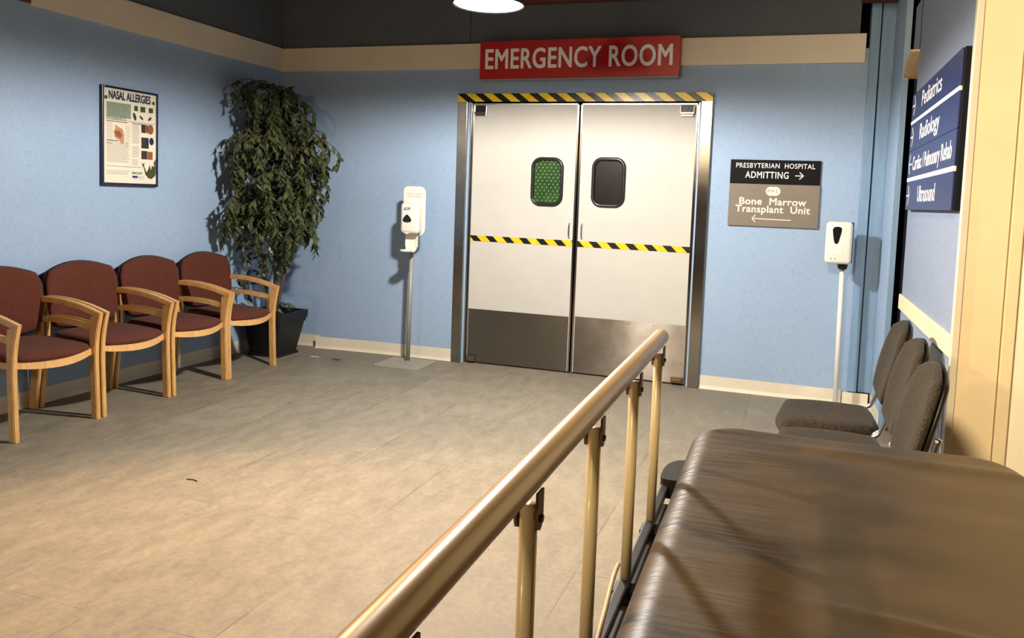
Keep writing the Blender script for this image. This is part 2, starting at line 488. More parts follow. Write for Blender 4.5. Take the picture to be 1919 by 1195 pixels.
# right wall: short piece, doorway, long piece with the directory
XR = 4.985
bm = bmesh.new(); add_box(bm, 4.932, 4.967, -.61, .12, 0, H)
struct(link_mesh('wall_right_corner', bm, M['blue']), 'short blue wall piece between the corner and the dark doorway', 'wall')
bm = bmesh.new(); add_box(bm, 4.9335, 4.966, -.624, -.611, 0, 2.19); 
struct(link_mesh('trim_3', bm, M['blue_dull']), 'grey-green jamb board on the far side of the dark doorway', 'trim')
bm = bmesh.new()
add_prism(bm, [(-.904, 2.32), (-.612, 2.215), (-.612, 2.62), (-.904, 2.62)], 4.985, 5.075, 'yz')
wr = struct(link_mesh('wall_right_header', bm, M['blue_pale']), 'blue wall piece above the dark doorway', 'wall')
bm = bmesh.new(); add_prism(bm, [(-.90, 2.306), (-.60, 2.195), (-.60, 2.213), (-.90, 2.318)], 4.936, 5.075, 'yz')
struct(link_mesh('trim_4', bm, M['pine']), 'pale bare wood lining under the doorway header', 'trim')
bm = bmesh.new(); add_box(bm, XR, XR + .09, -2.53, -.88, 0, 2.66)
struct(link_mesh('wall_right', bm, M['blue_pale']), 'pale blue wall carrying the navy directory sign', 'wall')
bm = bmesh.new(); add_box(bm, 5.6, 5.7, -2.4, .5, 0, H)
struct(link_mesh('wall_beyond_doorway', bm, M['black_void']), 'wall of the unlit space beyond the doorway, its darkness put into black colour', 'wall')
# cream board at the wall's end and the cream return wall
bm = bmesh.new(); add_box(bm, XR - .016, XR + .010, -2.572, -2.535, 0, H, bev=.003)  # added paler strip: brightness of the board's lit edge put into its colour
struct(link_mesh('trim_12', bm, M['vinyl']), 'thin pale strip standing for the lit left edge of the wide cream board', 'trim')
bm = bmesh.new(); add_box(bm, XR + .0105, 5.137, -2.56, -2.535, 0, H, bev=.002)
struct(link_mesh('trim_5', bm, M['cream']), 'wide cream board capping the end of the pale blue wall', 'trim')
bm = bmesh.new(); add_box(bm, 5.141, 5.185, -2.565, -2.535, 0, H, bev=.004)
struct(link_mesh('trim_6', bm, M['cream']), 'narrow cream strip beside the wide cream board', 'trim')
bm = bmesh.new(); add_box(bm, 5.0, 7.2, -2.534, -2.43, 0, H)
struct(link_mesh('wall_return', bm, mottled('light_cream_wall', srgb(252, 243, 218), .02, rough=.7)), 'plain cream wall at the right edge', 'wall')
bm = bmesh.new(); add_box(bm, 7.1, 7.2, -10.2, -2.5, 0, H)
struct(link_mesh('wall_side', bm, M['rearwall']), 'warm wall on the far side of the bed', 'wall')
bm = bmesh.new(); add_box(bm, -.15, 7.2, -10.2, -10.1, 0, H)
struct(link_mesh('wall_rear', bm, M['rearwall']), 'warm wall opposite the double doors', 'wall')

# cream bands
bm = bmesh.new(); add_box(bm, .0, 4.752, -.022, 0, 2.40, 2.598, bev=.002)
struct(link_mesh('trim_7', bm, M['cream_trim']), 'cream band along the top of the back wall behind the red sign', 'trim')
bm = bmesh.new(); add_box(bm, 0, .022, -2.40, -.0225, 2.40, 2.598, bev=.002)
struct(link_mesh('trim_8', bm, M['cream_trim']), 'cream band along the top of the left wall above the poster', 'trim')
bm = bmesh.new(); add_box(bm, 0, .016, -3.3, -2.405, 2.41, 2.60, bev=.002)
struct(link_mesh('trim_9', bm, M['redwood']), 'brown unpainted board continuing the band on the left wall', 'trim')
bm = bmesh.new()
add_box(bm, XR - .016, XR, -2.533, -.88, .812, .898, bev=.004)
struct(link_mesh('trim_10', bm, M['cream']), 'cream chair rail on the pale blue wall below the directory', 'trim')

# vinyl cove base
def cove(bm, path, h, out=.018, t=.004):
    """thin cove strip along a floor path; path = [(x,y,nx,ny)] with the outward normal"""
    prof = [(.0, h), (t, h), (t, .025), (t + out * .35, .008), (out, .0), (0, 0)]
    rows = []
    for (x, y, nx, ny) in path: rows.append([bm.verts.new((x + nx * a, y + ny * a, z + .0005)) for a, z in prof])
    for A, B in zip(rows, rows[1:]):
        for k in range(len(prof)):
            k2 = (k + 1) % len(prof)
            bm.faces.new((A[k], A[k2], B[k2], B[k]))
    bm.faces.new(rows[0][::-1]); bm.faces.new(rows[-1])
bm = bmesh.new(); cove(bm, [(.42, -.052, 0, -1), (.5, -.045, 0, -1), (.7, -.026, 0, -1), (1.0, -.010, 0, -1), (1.4, -.003, 0, -1), (1.70, -.001, 0, -1)], .10)
struct(link_mesh('baseboard_back_left', bm, M['vinyl']), 'off-white vinyl base peeling from the back wall beside the plant', 'baseboard')
bm = bmesh.new(); cove(bm, [(.02, 0, 0, -1), (.43, 0, 0, -1)], .10, .012)
struct(link_mesh('baseboard_back_corner', bm, M['vinyl']), 'off-white vinyl base in the corner behind the plant pot', 'baseboard')
bm = bmesh.new(); cove(bm, [(3.742, 0, 0, -1), (4.74, -.004, 0, -1)], .10)
struct(link_mesh('baseboard_back_right', bm, M['vinyl']), 'off-white vinyl base between the steel frame and the right corner', 'baseboard')
bm = bmesh.new(); cove(bm, [(4.745, -.055, 0, -1), (4.915, -.052, 0, -1)], .098)
struct(link_mesh('baseboard_corner', bm, M['vinyl']), 'short off-white base piece under the corner boards', 'baseboard')
bm = bmesh.new(); cove(bm, [(0, -9, 1, 0), (0, -.0, 1, 0)], .10, .012)
struct(link_mesh('baseboard_left', bm, M['vinyl']), 'off-white vinyl base along the left wall behind the chairs', 'baseboard')
bm = bmesh.new(); cove(bm, [(4.932, -.03, -1, 0), (4.932, -.60, -1, 0)], .10)
cove(bm, [(XR, -.91, -1, 0), (XR, -2.53, -1, 0)], .10)
struct(link_mesh('baseboard_right', bm, M['vinyl']), 'off-white vinyl base along the right wall', 'baseboard')

# ceiling beams
bm = bmesh.new(); add_box(bm, 4.70, 4.95, -4.5, -.05, 2.79, 2.95, bev=.006)
tag(link_mesh('ceiling_beam', bm, M['redwood']), 'dark red-brown ceiling beam over the right back corner', 'beam')
bm = bmesh.new(); add_box(bm, 2.15, 4.1, -.10, -.01, 2.885, 3.0, bev=.006)
tag(link_mesh('ceiling_beam', bm, M['redwood']), 'dark red-brown ledger board high on the back wall above the red sign', 'beam')

# ------------------------------------------------------------------ door frame and leaves
fr = struct_empty('trim_11', 'brushed steel frame around the double swing doors', 'door frame')
bm = bmesh.new(); add_box(bm, 1.705, 1.785, -.03, .10, 0, 2.20, bev=.002); link_mesh('left_jamb', bm, M['steel_v'], fr)
bm = bmesh.new(); add_box(bm, 1.785, 1.812, .012, .10, 0, 2.135, bev=.001); link_mesh('left_stop', bm, M['steel_v'], fr)
bm = bmesh.new(); add_box(bm, 3.655, 3.735, -.03, .10, 0, 2.20, bev=.002); link_mesh('right_jamb', bm, M['steel_v'], fr)
bm = bmesh.new(); add_box(bm, 3.630, 3.655, .012, .10, 0, 2.135, bev=.001); link_mesh('right_stop', bm, M['steel_v'], fr)
bm = bmesh.new(); add_box(bm, 1.785, 3.655, -.03, .10, 2.138, 2.20, bev=.002); link_mesh('head_jamb', bm, M['steel_v'], fr)
bm = bmesh.new(); add_box(bm, 1.704, 3.736, -.0325, -.0302, 2.136, 2.2005)
tp = link_mesh('hazard_tape', bm, M['haz_top'], fr); tp['label'] = 'black and yellow striped tape'

def door_leaf(name, x0, x1, label, pane, hinge_left, kick_top):
    r = struct_empty(name, label, 'door')
    Y0, Y1 = .022, .062
    cxw = (2.47 if hinge_left else 2.968); czw = 1.513 if hinge_left else 1.522
    w, h = .27, .388
    # leaf slab with a rounded window hole: front/back faces as ring strips
    bm = bmesh.new()
    hole = rrect(cxw, czw, w - .03, h - .03, .065, 6); n = len(hole)
    # outer loop sampled to same count
    z0, z1 = .012, 2.118
    outer = []
    for (px, pz) in hole:
        dx = px - cxw; dz = pz - czw
        sx = ((x1 - cxw) / dx if dx > 0 else (x0 - cxw) / dx) if abs(dx) > 1e-6 else 1e9
        sz = ((z1 - czw) / dz if dz > 0 else (z0 - czw) / dz) if abs(dz) > 1e-6 else 1e9
        s = min(sx, sz); outer.append([cxw + dx * s, czw + dz * s])
    for cx_, cz_ in ((x0, z0), (x1, z0), (x1, z1), (x0, z1)):
        k = min(range(n), key=lambda i: (outer[i][0] - cx_) ** 2 + (outer[i][1] - cz_) ** 2); outer[k] = [cx_, cz_]
    L = {}
    for nm, pts, yy in (('hf', hole, Y0), ('of', outer, Y0), ('hb', hole, Y1), ('ob', outer, Y1)):
        L[nm] = [bm.verts.new((p[0], yy, p[1])) for p in pts]
    for i in range(n):
        j = (i + 1) % n
        bm.faces.new((L['of'][i], L['of'][j], L['hf'][j], L['hf'][i])); bm.faces.new((L['ob'][j], L['ob'][i], L['hb'][i], L['hb'][j]))
        bm.faces.new((L['hf'][i], L['hf'][j], L['hb'][j], L['hb'][i])); bm.faces.new((L['ob'][i], L['ob'][j], L['of'][j], L['of'][i]))
    link_mesh('door_panel', bm, M['door'], r)
    # gasket + pane
    bm = bmesh.new(); path = [(p[0], Y0 - .004, p[1]) for p in rrect(cxw, czw, w - .028, h - .028, .068, 8)]
    add_tube(bm, path, .0145, 10, closed=True)
    g = link_mesh('window_gasket', bm, M['gasket'], r, smooth=True)
    bm = bmesh.new(); add_prism(bm, rrect(cxw, czw, w - .03, h - .03, .065, 6), Y0 + .002, Y0 + .01, 'xz')
    gp = link_mesh('window_pane', bm, pane, r)
    gp['label'] = 'green dotted pane' if hinge_left else 'dark brown pane'
    # kick plate
    bm = bmesh.new(); add_box(bm, x0 + .008, x1 - .008, Y0 - .0025, Y0 - .0002, .014, kick_top)
    for i in range(5):
        for zz in (.035, kick_top - .02):
            xx = x0 + .05 + (x1 - x0 - .1) * i / 4
            add_prism(bm, [(xx + .004 * math.cos(a * PI / 4), zz + .004 * math.sin(a * PI / 4)) for a in range(8)], Y0 - .0045, Y0 - .0026, 'xz', 1)
    for zz in (.17, .31):
        for xx in (x0 + .025, x1 - .025):
            add_prism(bm, [(xx + .004 * math.cos(a * PI / 4), zz + .004 * math.sin(a * PI / 4)) for a in range(8)], Y0 - .0045, Y0 - .0026, 'xz', 1)
    k = link_mesh('kick_plate', bm, [M['steel'], M['bracket']], r); k['label'] = 'brushed steel kick plate'
    # hazard tape
    zt = (1.012, 1.058)
    bm = bmesh.new(); add_box(bm, x0, x1, Y0 - .0022, Y0 - .0002, zt[0], zt[1])
    t = link_mesh('hazard_tape', bm, M['haz_door'], r); t['label'] = 'black and yellow striped tape'
    # edge astragals
    bm = bmesh.new()
    ex = (x1 - .002, x1 + .012) if hinge_left else (x0 - .012, x0 + .002)
    add_box(bm, ex[0], ex[1], Y0 - .004, Y1, .012, 2.118, bev=.001)
    link_mesh('steel_edge', bm, M['steel_v'], r)
    bm = bmesh.new()
    ex = (x0 - .006, x0 + .004) if hinge_left else (x1 - .004, x1 + .006)
    add_box(bm, ex[0], ex[1], Y0 - .003, Y1, .012, 2.118, bev=.001)
    link_mesh('hinge_edge', bm, M['steel_v'], r)
    bm = bmesh.new(); add_box(bm, x0, x1, Y0 - .003, Y1, 2.118, 2.128)
    link_mesh('top_rail', bm, M['steel_v'], r)
    # slim pull handle
    hx = 2.668 if hinge_left else 2.771
    bm = bmesh.new()
    add_tube(bm, smooth_path([(hx, Y0, 1.188), (hx, Y0 - .022, 1.178), (hx, Y0 - .028, 1.135), (hx, Y0 - .022, 1.09), (hx, Y0, 1.08)], 5), .0035, 8)
    for zz in (1.19, 1.078): add_prism(bm, [(hx + .007 * math.cos(a * PI / 4), zz + .007 * math.sin(a * PI / 4)) for a in range(8)], Y0 - .003, Y0, 'xz')
    link_mesh('pull_handle', bm, M['chrome'], r, smooth=False)
    # top pivot bracket
    bx = (1.838, 1.945) if hinge_left else (3.495, 3.602)
    bm = bmesh.new(); add_box(bm, bx[0], bx[1], Y0 - .03, Y0 - .0005, 2.045, 2.062, bev=.003)
    add_box(bm, bx[0] + .006, bx[1] - .006, Y0 - .022, Y0 - .0005, 2.028, 2.044, bev=.003)
    add_box(bm, bx[0], bx[0] + .008, Y0 - .028, Y0 - .0005, 2.06, 2.105, bev=.002); add_box(bm, bx[1] - .008, bx[1], Y0 - .028, Y0 - .0005, 2.06, 2.105, bev=.002)
    h1 = link_mesh('pivot_bracket', bm, M['chrome'], r)
    bm = bmesh.new(); add_box(bm, bx[0] + .009, bx[1] - .009, Y0 - .02, Y0 - .0005, 2.063, 2.112, bev=.003)
    add_tube(bm, [((bx[0] + bx[1]) / 2, Y0 - .021, 2.088), ((bx[0] + bx[1]) / 2, Y0 - .028, 2.088)], .009, 10)
    link_mesh('pivot_block', bm, M['charcoal'], h1)
    # bottom pivot
    bx = (1.835, 1.90) if hinge_left else (3.525, 3.612)
    bm = bmesh.new(); add_box(bm, bx[0], bx[1], Y0 - .026, Y0 - .003, .016, .066, bev=.004)
    add_box(bm, bx[0] + .012, bx[1] - .012, Y0 - .034, Y0 - .026, .024, .05, bev=.003)
    link_mesh('floor_pivot', bm, M['steel_v'] if hinge_left else M['bracket'], r)
    return r
door_leaf('door_1', 1.822, 2.700, 'left white swing door with green dotted window', M['green_pane'], True, .452)
door_leaf('door_2', 2.738, 3.620, 'right white swing door with dark window', M['dark_pane'], False, .46)

# ------------------------------------------------------------------ signs (local: x=u, z=v, facing -y)
def disc_pts(cx, cz, rx, rz, n=24): return [(cx + rx * math.cos(2 * PI * i / n), cz + rz * math.sin(2 * PI * i / n)) for i in range(n)]

# emergency room
s = empty('emergency_sign', 'red EMERGENCY ROOM sign with white capitals above the double doors', 'sign', (1.905, -.024, 2.305), (0, math.radians(-.35), 0))
bm = bmesh.new(); add_box(bm, 0, 1.582, -.055, 0, 0, .295, bev=.003); link_mesh('sign_board', bm, M['red'], s)
bm = bmesh.new(); add_box(bm, .004, 1.578, -.057, .0, -.008, -.0005); link_mesh('bottom_lip', bm, M['greypole'], s)
lettering('lettering', s, M['white_letter'], [dict(body='EMERGENCY ROOM', u=.05, v=.082, cap=.148, width=1.475, n=.0562, bold=.018, space=1.06)])
# black sign
s = empty('admitting_sign', 'black PRESBYTERIAN HOSPITAL ADMITTING sign above the grey transplant sign', 'sign', (3.886, 0, 1.546))
bm = bmesh.new(); add_box(bm, 0, .624, -.016, 0, 0, .172, bev=.0015); link_mesh('sign_board', bm, M['sign_black'], s)
lettering('lettering', s, M['white_letter'], [
    dict(body='PRESBYTERIAN  HOSPITAL', u=.04, v=.114, cap=.034, width=.545, n=.0165, space=1.1),
    dict(body='ADMITTING', u=.108, v=.041, cap=.046, width=.30, n=.0165, space=1.1, bold=.006)])
bm = bmesh.new(); stroke(bm, [(.455, .063), (.508, .063)], .0055, .0161, .0169); stroke(bm, [(.484, .086), (.510, .063), (.484, .040)], .0055, .0161, .0169)
link_mesh('arrow', bm, M['white_letter'], s)
# grey sign
s = empty('transplant_unit_sign', 'grey Bone Marrow Transplant Unit sign under the black admitting sign', 'sign', (3.886, 0, 1.238))
bm = bmesh.new(); add_box(bm, 0, .626, -.020, 0, 0, .306, bev=.0015); link_mesh('sign_board', bm, M['sign_grey'], s)
lettering('lettering', s, M['cream_letter'], [
    dict(body='Bone  Marrow', u=.077, v=.158, cap=.048, width=.462, n=.0207, bold=.022, space=1.05),
    dict(body='Transplant  Unit', u=.052, v=.102, cap=.048, width=.515, n=.0207, bold=.022, space=1.05)])
bm = bmesh.new(); stroke(bm, [(.172, .056), (.44, .052)], .0058, .0201, .0209); stroke(bm, [(.194, .080), (.170, .056), (.194, .032)], .0058, .0201, .0209)
link_mesh('arrow', bm, M['cream_letter'], s)
bm = bmesh.new(); add_prism(bm, disc_pts(.293, .256, .036, .033), -.0201, -.0207, 'xz'); add_prism(bm, disc_pts(.323, .256, .036, .033), -.0201, -.0209, 'xz')
em = link_mesh('emblem', bm, M['cream_letter'], s)
lettering('emblem_letters', em, M['sign_grey'], [
    dict(body='M', u=.270, v=.244, cap=.024, n=.0212, bold=.004), dict(body='S', u=.327, v=.244, cap=.024, n=.0212, bold=.004)])
bm = bmesh.new()
hp = [(.308 + .0075 * (math.sin(t) ** 3), .258 + .0075 * (.81 * math.cos(t) - .31 * math.cos(2 * t) - .12 * math.cos(3 * t) - .06 * math.cos(4 * t))) for t in [2 * PI * i / 20 for i in range(20)]]
add_prism(bm, hp, -.0209, -.0213, 'xz'); link_mesh('emblem_heart', bm, M['sign_grey'], em)

# navy directory on the right wall : local x -> -Y
s = empty('directory_sign', 'navy directory sign listing Pediatrics, Radiology and Ultrasound on the pale blue wall', 'sign', (XR, -1.012, 1.392), (0, 0, -PI / 2))
bm = bmesh.new(); add_box(bm, -.002, 1.43, -.022, 0, 0, .648, bev=.002)
link_mesh('backing_board', bm, M['sign_black'], s)
rows = [(.497, .646), (.330, .478), (.180, .3285), (.002, .158)]
for (a, b_) in rows:
    bm = bmesh.new(); add_box(bm, 0, 1.412, -.031, -.0225, a, b_, bev=.0015); link_mesh('panel', bm, M['sign_blue'], s)
for a, b_ in ((.4785, .4965), (.1585, .1795)):
    bm = bmesh.new(); add_box(bm, 0, 1.412, -.032, -.0225, a, b_); link_mesh('white_stripe', bm, M['white_letter'], s)
lettering('lettering', s, M['white_letter'], [
    dict(body='Pediatrics', u=.37, v=.543, cap=.078, width=.60, n=.0316, bold=.012),
    dict(body='Radiology', u=.375, v=.372, cap=.078, width=.60, n=.0316, bold=.012),
    dict(body='Cardiac / Pulmonary Rehab', u=.19, v=.217, cap=.072, width=1.15, n=.0316, bold=.014),
    dict(body='Ultrasound', u=.45, v=.045, cap=.078, width=.54, n=.0316, bold=.014)])
for zz, d in ((.58, 1), (.405, 1), (.253, -1), (.08, 1)):
    bm = bmesh.new()
    a, b_ = (.03, .13) if d > 0 else (.145, .035)
    stroke(bm, [(a, zz), (b_, zz)], .009, .0312, .032)
    stroke(bm, [(b_ - d * .045, zz + .05), (b_, zz), (b_ - d * .045, zz - .05)], .009, .0312, .032)
    link_mesh('arrow', bm, M['white_letter'], s)

# poster on the left wall: local x -> +Y
s = empty('wall_poster', 'framed NASAL ALLERGIES poster hanging on the left wall', 'poster', (0, -1.915, 1.357), (0, 0, PI / 2))
W_, H_ = .472, .655
bm = bmesh.new()
for b_ in ((0, .014, 0, H_), (W_ - .012, W_, 0, H_), (.014, W_ - .012, 0, .02), (.014, W_ - .012, H_ - .014, H_)):
    add_box(bm, b_[0], b_[1], -.028, 0, b_[2], b_[3], bev=.002)
link_mesh('frame', bm, M['navy'], s)
bm = bmesh.new(); add_box(bm, .014, W_ - .012, -.018, -.002, .02, H_ - .014); sh = link_mesh('poster_sheet', bm, M['paper'], s)
n_ = .0185
def flat(name, mat, polys, parent=None, n=.0188):
    for p in polys:
        bm = bmesh.new(); add_prism(bm, p, -.0181, -n, 'xz'); o = link_mesh(name, bm, mat, parent or sh)
    return o
R4 = lambda x, z, w, h: [(x, z), (x + w, z), (x + w, z + h), (x, z + h)]
lettering('title', sh, M['ink_navy'], [dict(body='NASAL ALLERGIES', u=.06, v=.575, cap=.052, width=.35, n=n_, bold=.03)])
flat('title_dot', M['ink_olive'], [disc_pts(.036, .578, .013, .013), disc_pts(.437, .585, .012, .012)])
flat('tinted_box', M['ink_green'], [R4(.04, .455, .20, .098)])
bm = bmesh.new()
def lines(x, z, w, n, dz, t=.0022, n0=.0189):
    for i in range(n):
        ww = w * random.uniform(.82, 1)
        add_prism(bm, R4(x, z - i * dz, ww, t), -n0, -n0 - .0004, 'xz')
lines(.046, .54, .18, 11, .0078); lines(.04, .415, .055, 14, .0105, n0=.0182); lines(.195, .40, .04, 12, .0125, n0=.0182); lines(.04, .29, .195, 17, .0082, n0=.0182)
lines(.25, .415, .065, 15, .0085, n0=.0182); lines(.25, .27, .065, 9, .0085, n0=.0182); lines(.25, .18, .06, 5, .0085, n0=.0182)
lines(.04, .10, .2, 3, .011, n0=.0182); lines(.26, .068, .1, 3, .008, n0=.0182)
link_mesh('body_text', bm, M['ink'], sh)
bm = bmesh.new(); add_prism(bm, R4(.04, .437, .405, .0025), -.0182, -.019, 'xz'); add_prism(bm, R4(.04, .13, .3, .0022), -.0182, -.019, 'xz')
add_prism(bm, R4(.04, .298, .1, .005), -.0182, -.0188, 'xz'); add_prism(bm, R4(.04, .425, .17, .0045), -.0182, -.0188, 'xz'); add_prism(bm, R4(.25, .425, .11, .0045), -.0182, -.0188, 'xz')
link_mesh('rules', bm, M['ink_dark'], sh)
lettering('heading', sh, M['ink_olive'], [dict(body='HOW ALLERGIES AFFECT US', u=.04, v=.442, cap=.013, width=.16, n=n_, bold=.02)])
# allergen pictures
flat('small_picture', M['ink_olive'], [R4(.268, .515, .032, .034), R4(.322, .512, .042, .038), R4(.395, .515, .038, .034)])
bug = lambda x, z, a, b_, ang: [(x + a * math.cos(t) * math.cos(ang) - b_ * math.sin(t) * math.sin(ang), z + a * math.cos(t) * math.sin(ang) + b_ * math.sin(t) * math.cos(ang)) for t in [2 * PI * i / 14 for i in range(14)]]
flat('insect_picture', M['ink_dark'], [bug(.272, .475, .012, .028, .3), bug(.33, .473, .008, .02, .9), bug(.405, .473, .008, .02, -.8), R4(.385, .466, .04, .002), R4(.392, .476, .03, .002)])
nose = [(.115, .41), (.13, .395), (.17, .382), (.185, .345), (.183, .30), (.175, .282), (.155, .285), (.145, .305), (.115, .315), (.10, .33), (.108, .345), (.094, .352), (.108, .378)]
flat('nose_diagram', M['ink_skin'], [nose])
flat('nasal_cavity', M['ink_rust'], [bug(.135, .345, .032, .022, -.5)], n=.0192)
flat('photo_strip', M['ink_dark'], [R4(.33, .372, .035, .058), R4(.33, .265, .065, .075), R4(.33, .19, .05, .058)])
flat('photo_detail', M['ink_rust'], [R4(.365, .372, .022, .058), disc_pts(.41, .40, .028, .034), R4(.382, .19, .048, .055)])
flat('photo_flower', M['ink_navy'], [disc_pts(.378, .31, .014, .02), disc_pts(.42, .318, .02, .026)], n=.0193)
fl_ = [(.458, .20), (.44, .17), (.445, .14), (.425, .15), (.415, .115), (.405, .155), (.39, .12), (.375, .10), (.35, .135), (.345, .165), (.355, .13), (.365, .085), (.39, .06), (.42, .055), (.45, .075), (.458, .09)]
flat('dark_flower', M['ink_olive'], [fl_]); flat('butterfly', M['ink_dark'], [[(.333, .17), (.345, .155), (.36, .165), (.352, .145), (.345, .135), (.338, .15)]])
lettering('publisher_line', sh, M['ink_teal'], [dict(body='INNOCENT', u=.25, v=.083, cap=.016, width=.09, n=n_, bold=.03)])
flat('blue_badge', M['label_blue'], [R4(.252, .058, .045, .014)])

# ------------------------------------------------------------------ pendant lamp
LX, LY, LZ = 2.78, -2.07, 2.372
lamp = empty('pendant_lamp', 'round hanging lamp glowing white in front of the red sign', 'lamp', (LX, LY, LZ))
bm = bmesh.new(); add_lathe(bm, [(0, -.012), (.08, -.01), (.14, -.005), (.176, .002), (.176, .02), (0, .02)], seg=48)
link_mesh('diffuser', bm, emit('lamp_glow', (1.0, .87, .70), 14), lamp, smooth=True)
bm = bmesh.new(); add_lathe(bm, [(.186, -.004), (.190, .0), (.184, .035), (.14, .09), (.07, .14), (.03, .17), (.0, .17)], seg=48)
add_lathe(bm, [(.186, -.004), (.180, .001), (.178, .033), (.13, .085), (.06, .135), (.0, .15)], seg=48)
link_mesh('lamp_shade', bm, M['charcoal'], lamp, smooth=True)
bm = bmesh.new(); add_tube(bm, [(0, 0, .168), (0, 0, H - LZ)], .004, 8); link_mesh('cord', bm, M['black_plastic'], lamp)

# ------------------------------------------------------------------ burgundy guest chairs (local: faces +x, y centre 0)
CW = .54
def side_frame(name, y0, y1, parent):
    """front leg, rear leg and curved arm share a lamination, split into real parts"""
    c = .004
    def member(nm, outline):
        bm = bmesh.new(); fs = add_prism(bm, outline, y0, y1, 'xz')
        bmesh.ops.recalc_face_normals(bm, faces=bm.faces)
        bmesh.ops.bevel(bm, geom=[e for e in bm.edges if abs(e.verts[0].co.y - e.verts[1].co.y) < 1e-6], offset=c, segments=2, affect='EDGES')
        return link_mesh(nm, bm, M['maple'], parent)
    # front leg: slight outward bow at the top
    fo = smooth_path([(.565, 0, 0), (.558, .2, 0), (.553, .38, 0), (.562, .5, 0), (.588, .618, 0)], 4)
    fi = smooth_path([(.520, 0, 0), (.512, .2, 0), (.507, .38, 0), (.508, .5, 0), (.515, .598, 0)], 4)
    member('leg', [(p.x, p.y) for p in fo] + [(p.x, p.y) for p in reversed(fi)])
    # rear leg/post, splayed to the wall
    ro = smooth_path([(.03, 0, 0), (.045, .2, 0), (.065, .42, 0), (.062, .645, 0)], 4)
    ri = smooth_path([(.078, 0, 0), (.10, .2, 0), (.128, .42, 0), (.13, .645, 0)], 4)
    member('leg', [(p.x, p.y) for p in ro] + [(p.x, p.y) for p in reversed(ri)])
    # arm
    at = smooth_path([(.045, .682, 0), (.17, .690, 0), (.30, .685, 0), (.45, .662, 0), (.590, .624, 0)], 5)
    ab = smooth_path([(.045, .648, 0), (.17, .656, 0), (.30, .650, 0), (.45, .628, 0), (.578, .592, 0)], 5)
    member('armrest', [(p.x, p.y) for p in at] + [(p.x, p.y) for p in reversed(ab)])
    st = smooth_path([(.10, .565, 0), (.2, .574, 0), (.33, .573, 0), (.515, .552, 0)], 5)
    sb = smooth_path([(.10, .532, 0), (.2, .541, 0), (.33, .540, 0), (.515, .520, 0)], 5)
    yy0, yy1 = y0 + .005, y1 - .005
    bm = bmesh.new(); add_prism(bm, [(p.x, p.y) for p in st] + [(p.x, p.y) for p in reversed(sb)], yy0, yy1, 'xz')
    link_mesh('arm_slat', bm, M['maple'], parent)

def cushion(bm, fn, nu, nv):
    """closed pillow from fn(u,v,side)->point, u,v in -1..1"""
    V = {}
    for s_ in (0, 1):
        for i in range(nu + 1):
            for j in range(nv + 1):
                edge = i in (0, nu) or j in (0, nv)
                if s_ and edge: V[(s_, i, j)] = V[(0, i, j)]; continue
                V[(s_, i, j)] = bm.verts.new(fn(-1 + 2 * i / nu, -1 + 2 * j / nv, s_))
    for s_ in (0, 1):
        for i in range(nu):
            for j in range(nv):
                q = [V[(s_, i, j)], V[(s_, i + 1, j)], V[(s_, i + 1, j + 1)], V[(s_, i, j + 1)]]
                if s_: q = q[::-1]
                if len(set(q)) == 4: bm.faces.new(q)

def sq2disc(u, v, k=1.):
    """square -> rounded square (superellipse-ish)"""
    x = u * math.sqrt(max(0, 1 - k * v * v / 2)); y = v * math.sqrt(max(0, 1 - k * u * u / 2)); return x, y

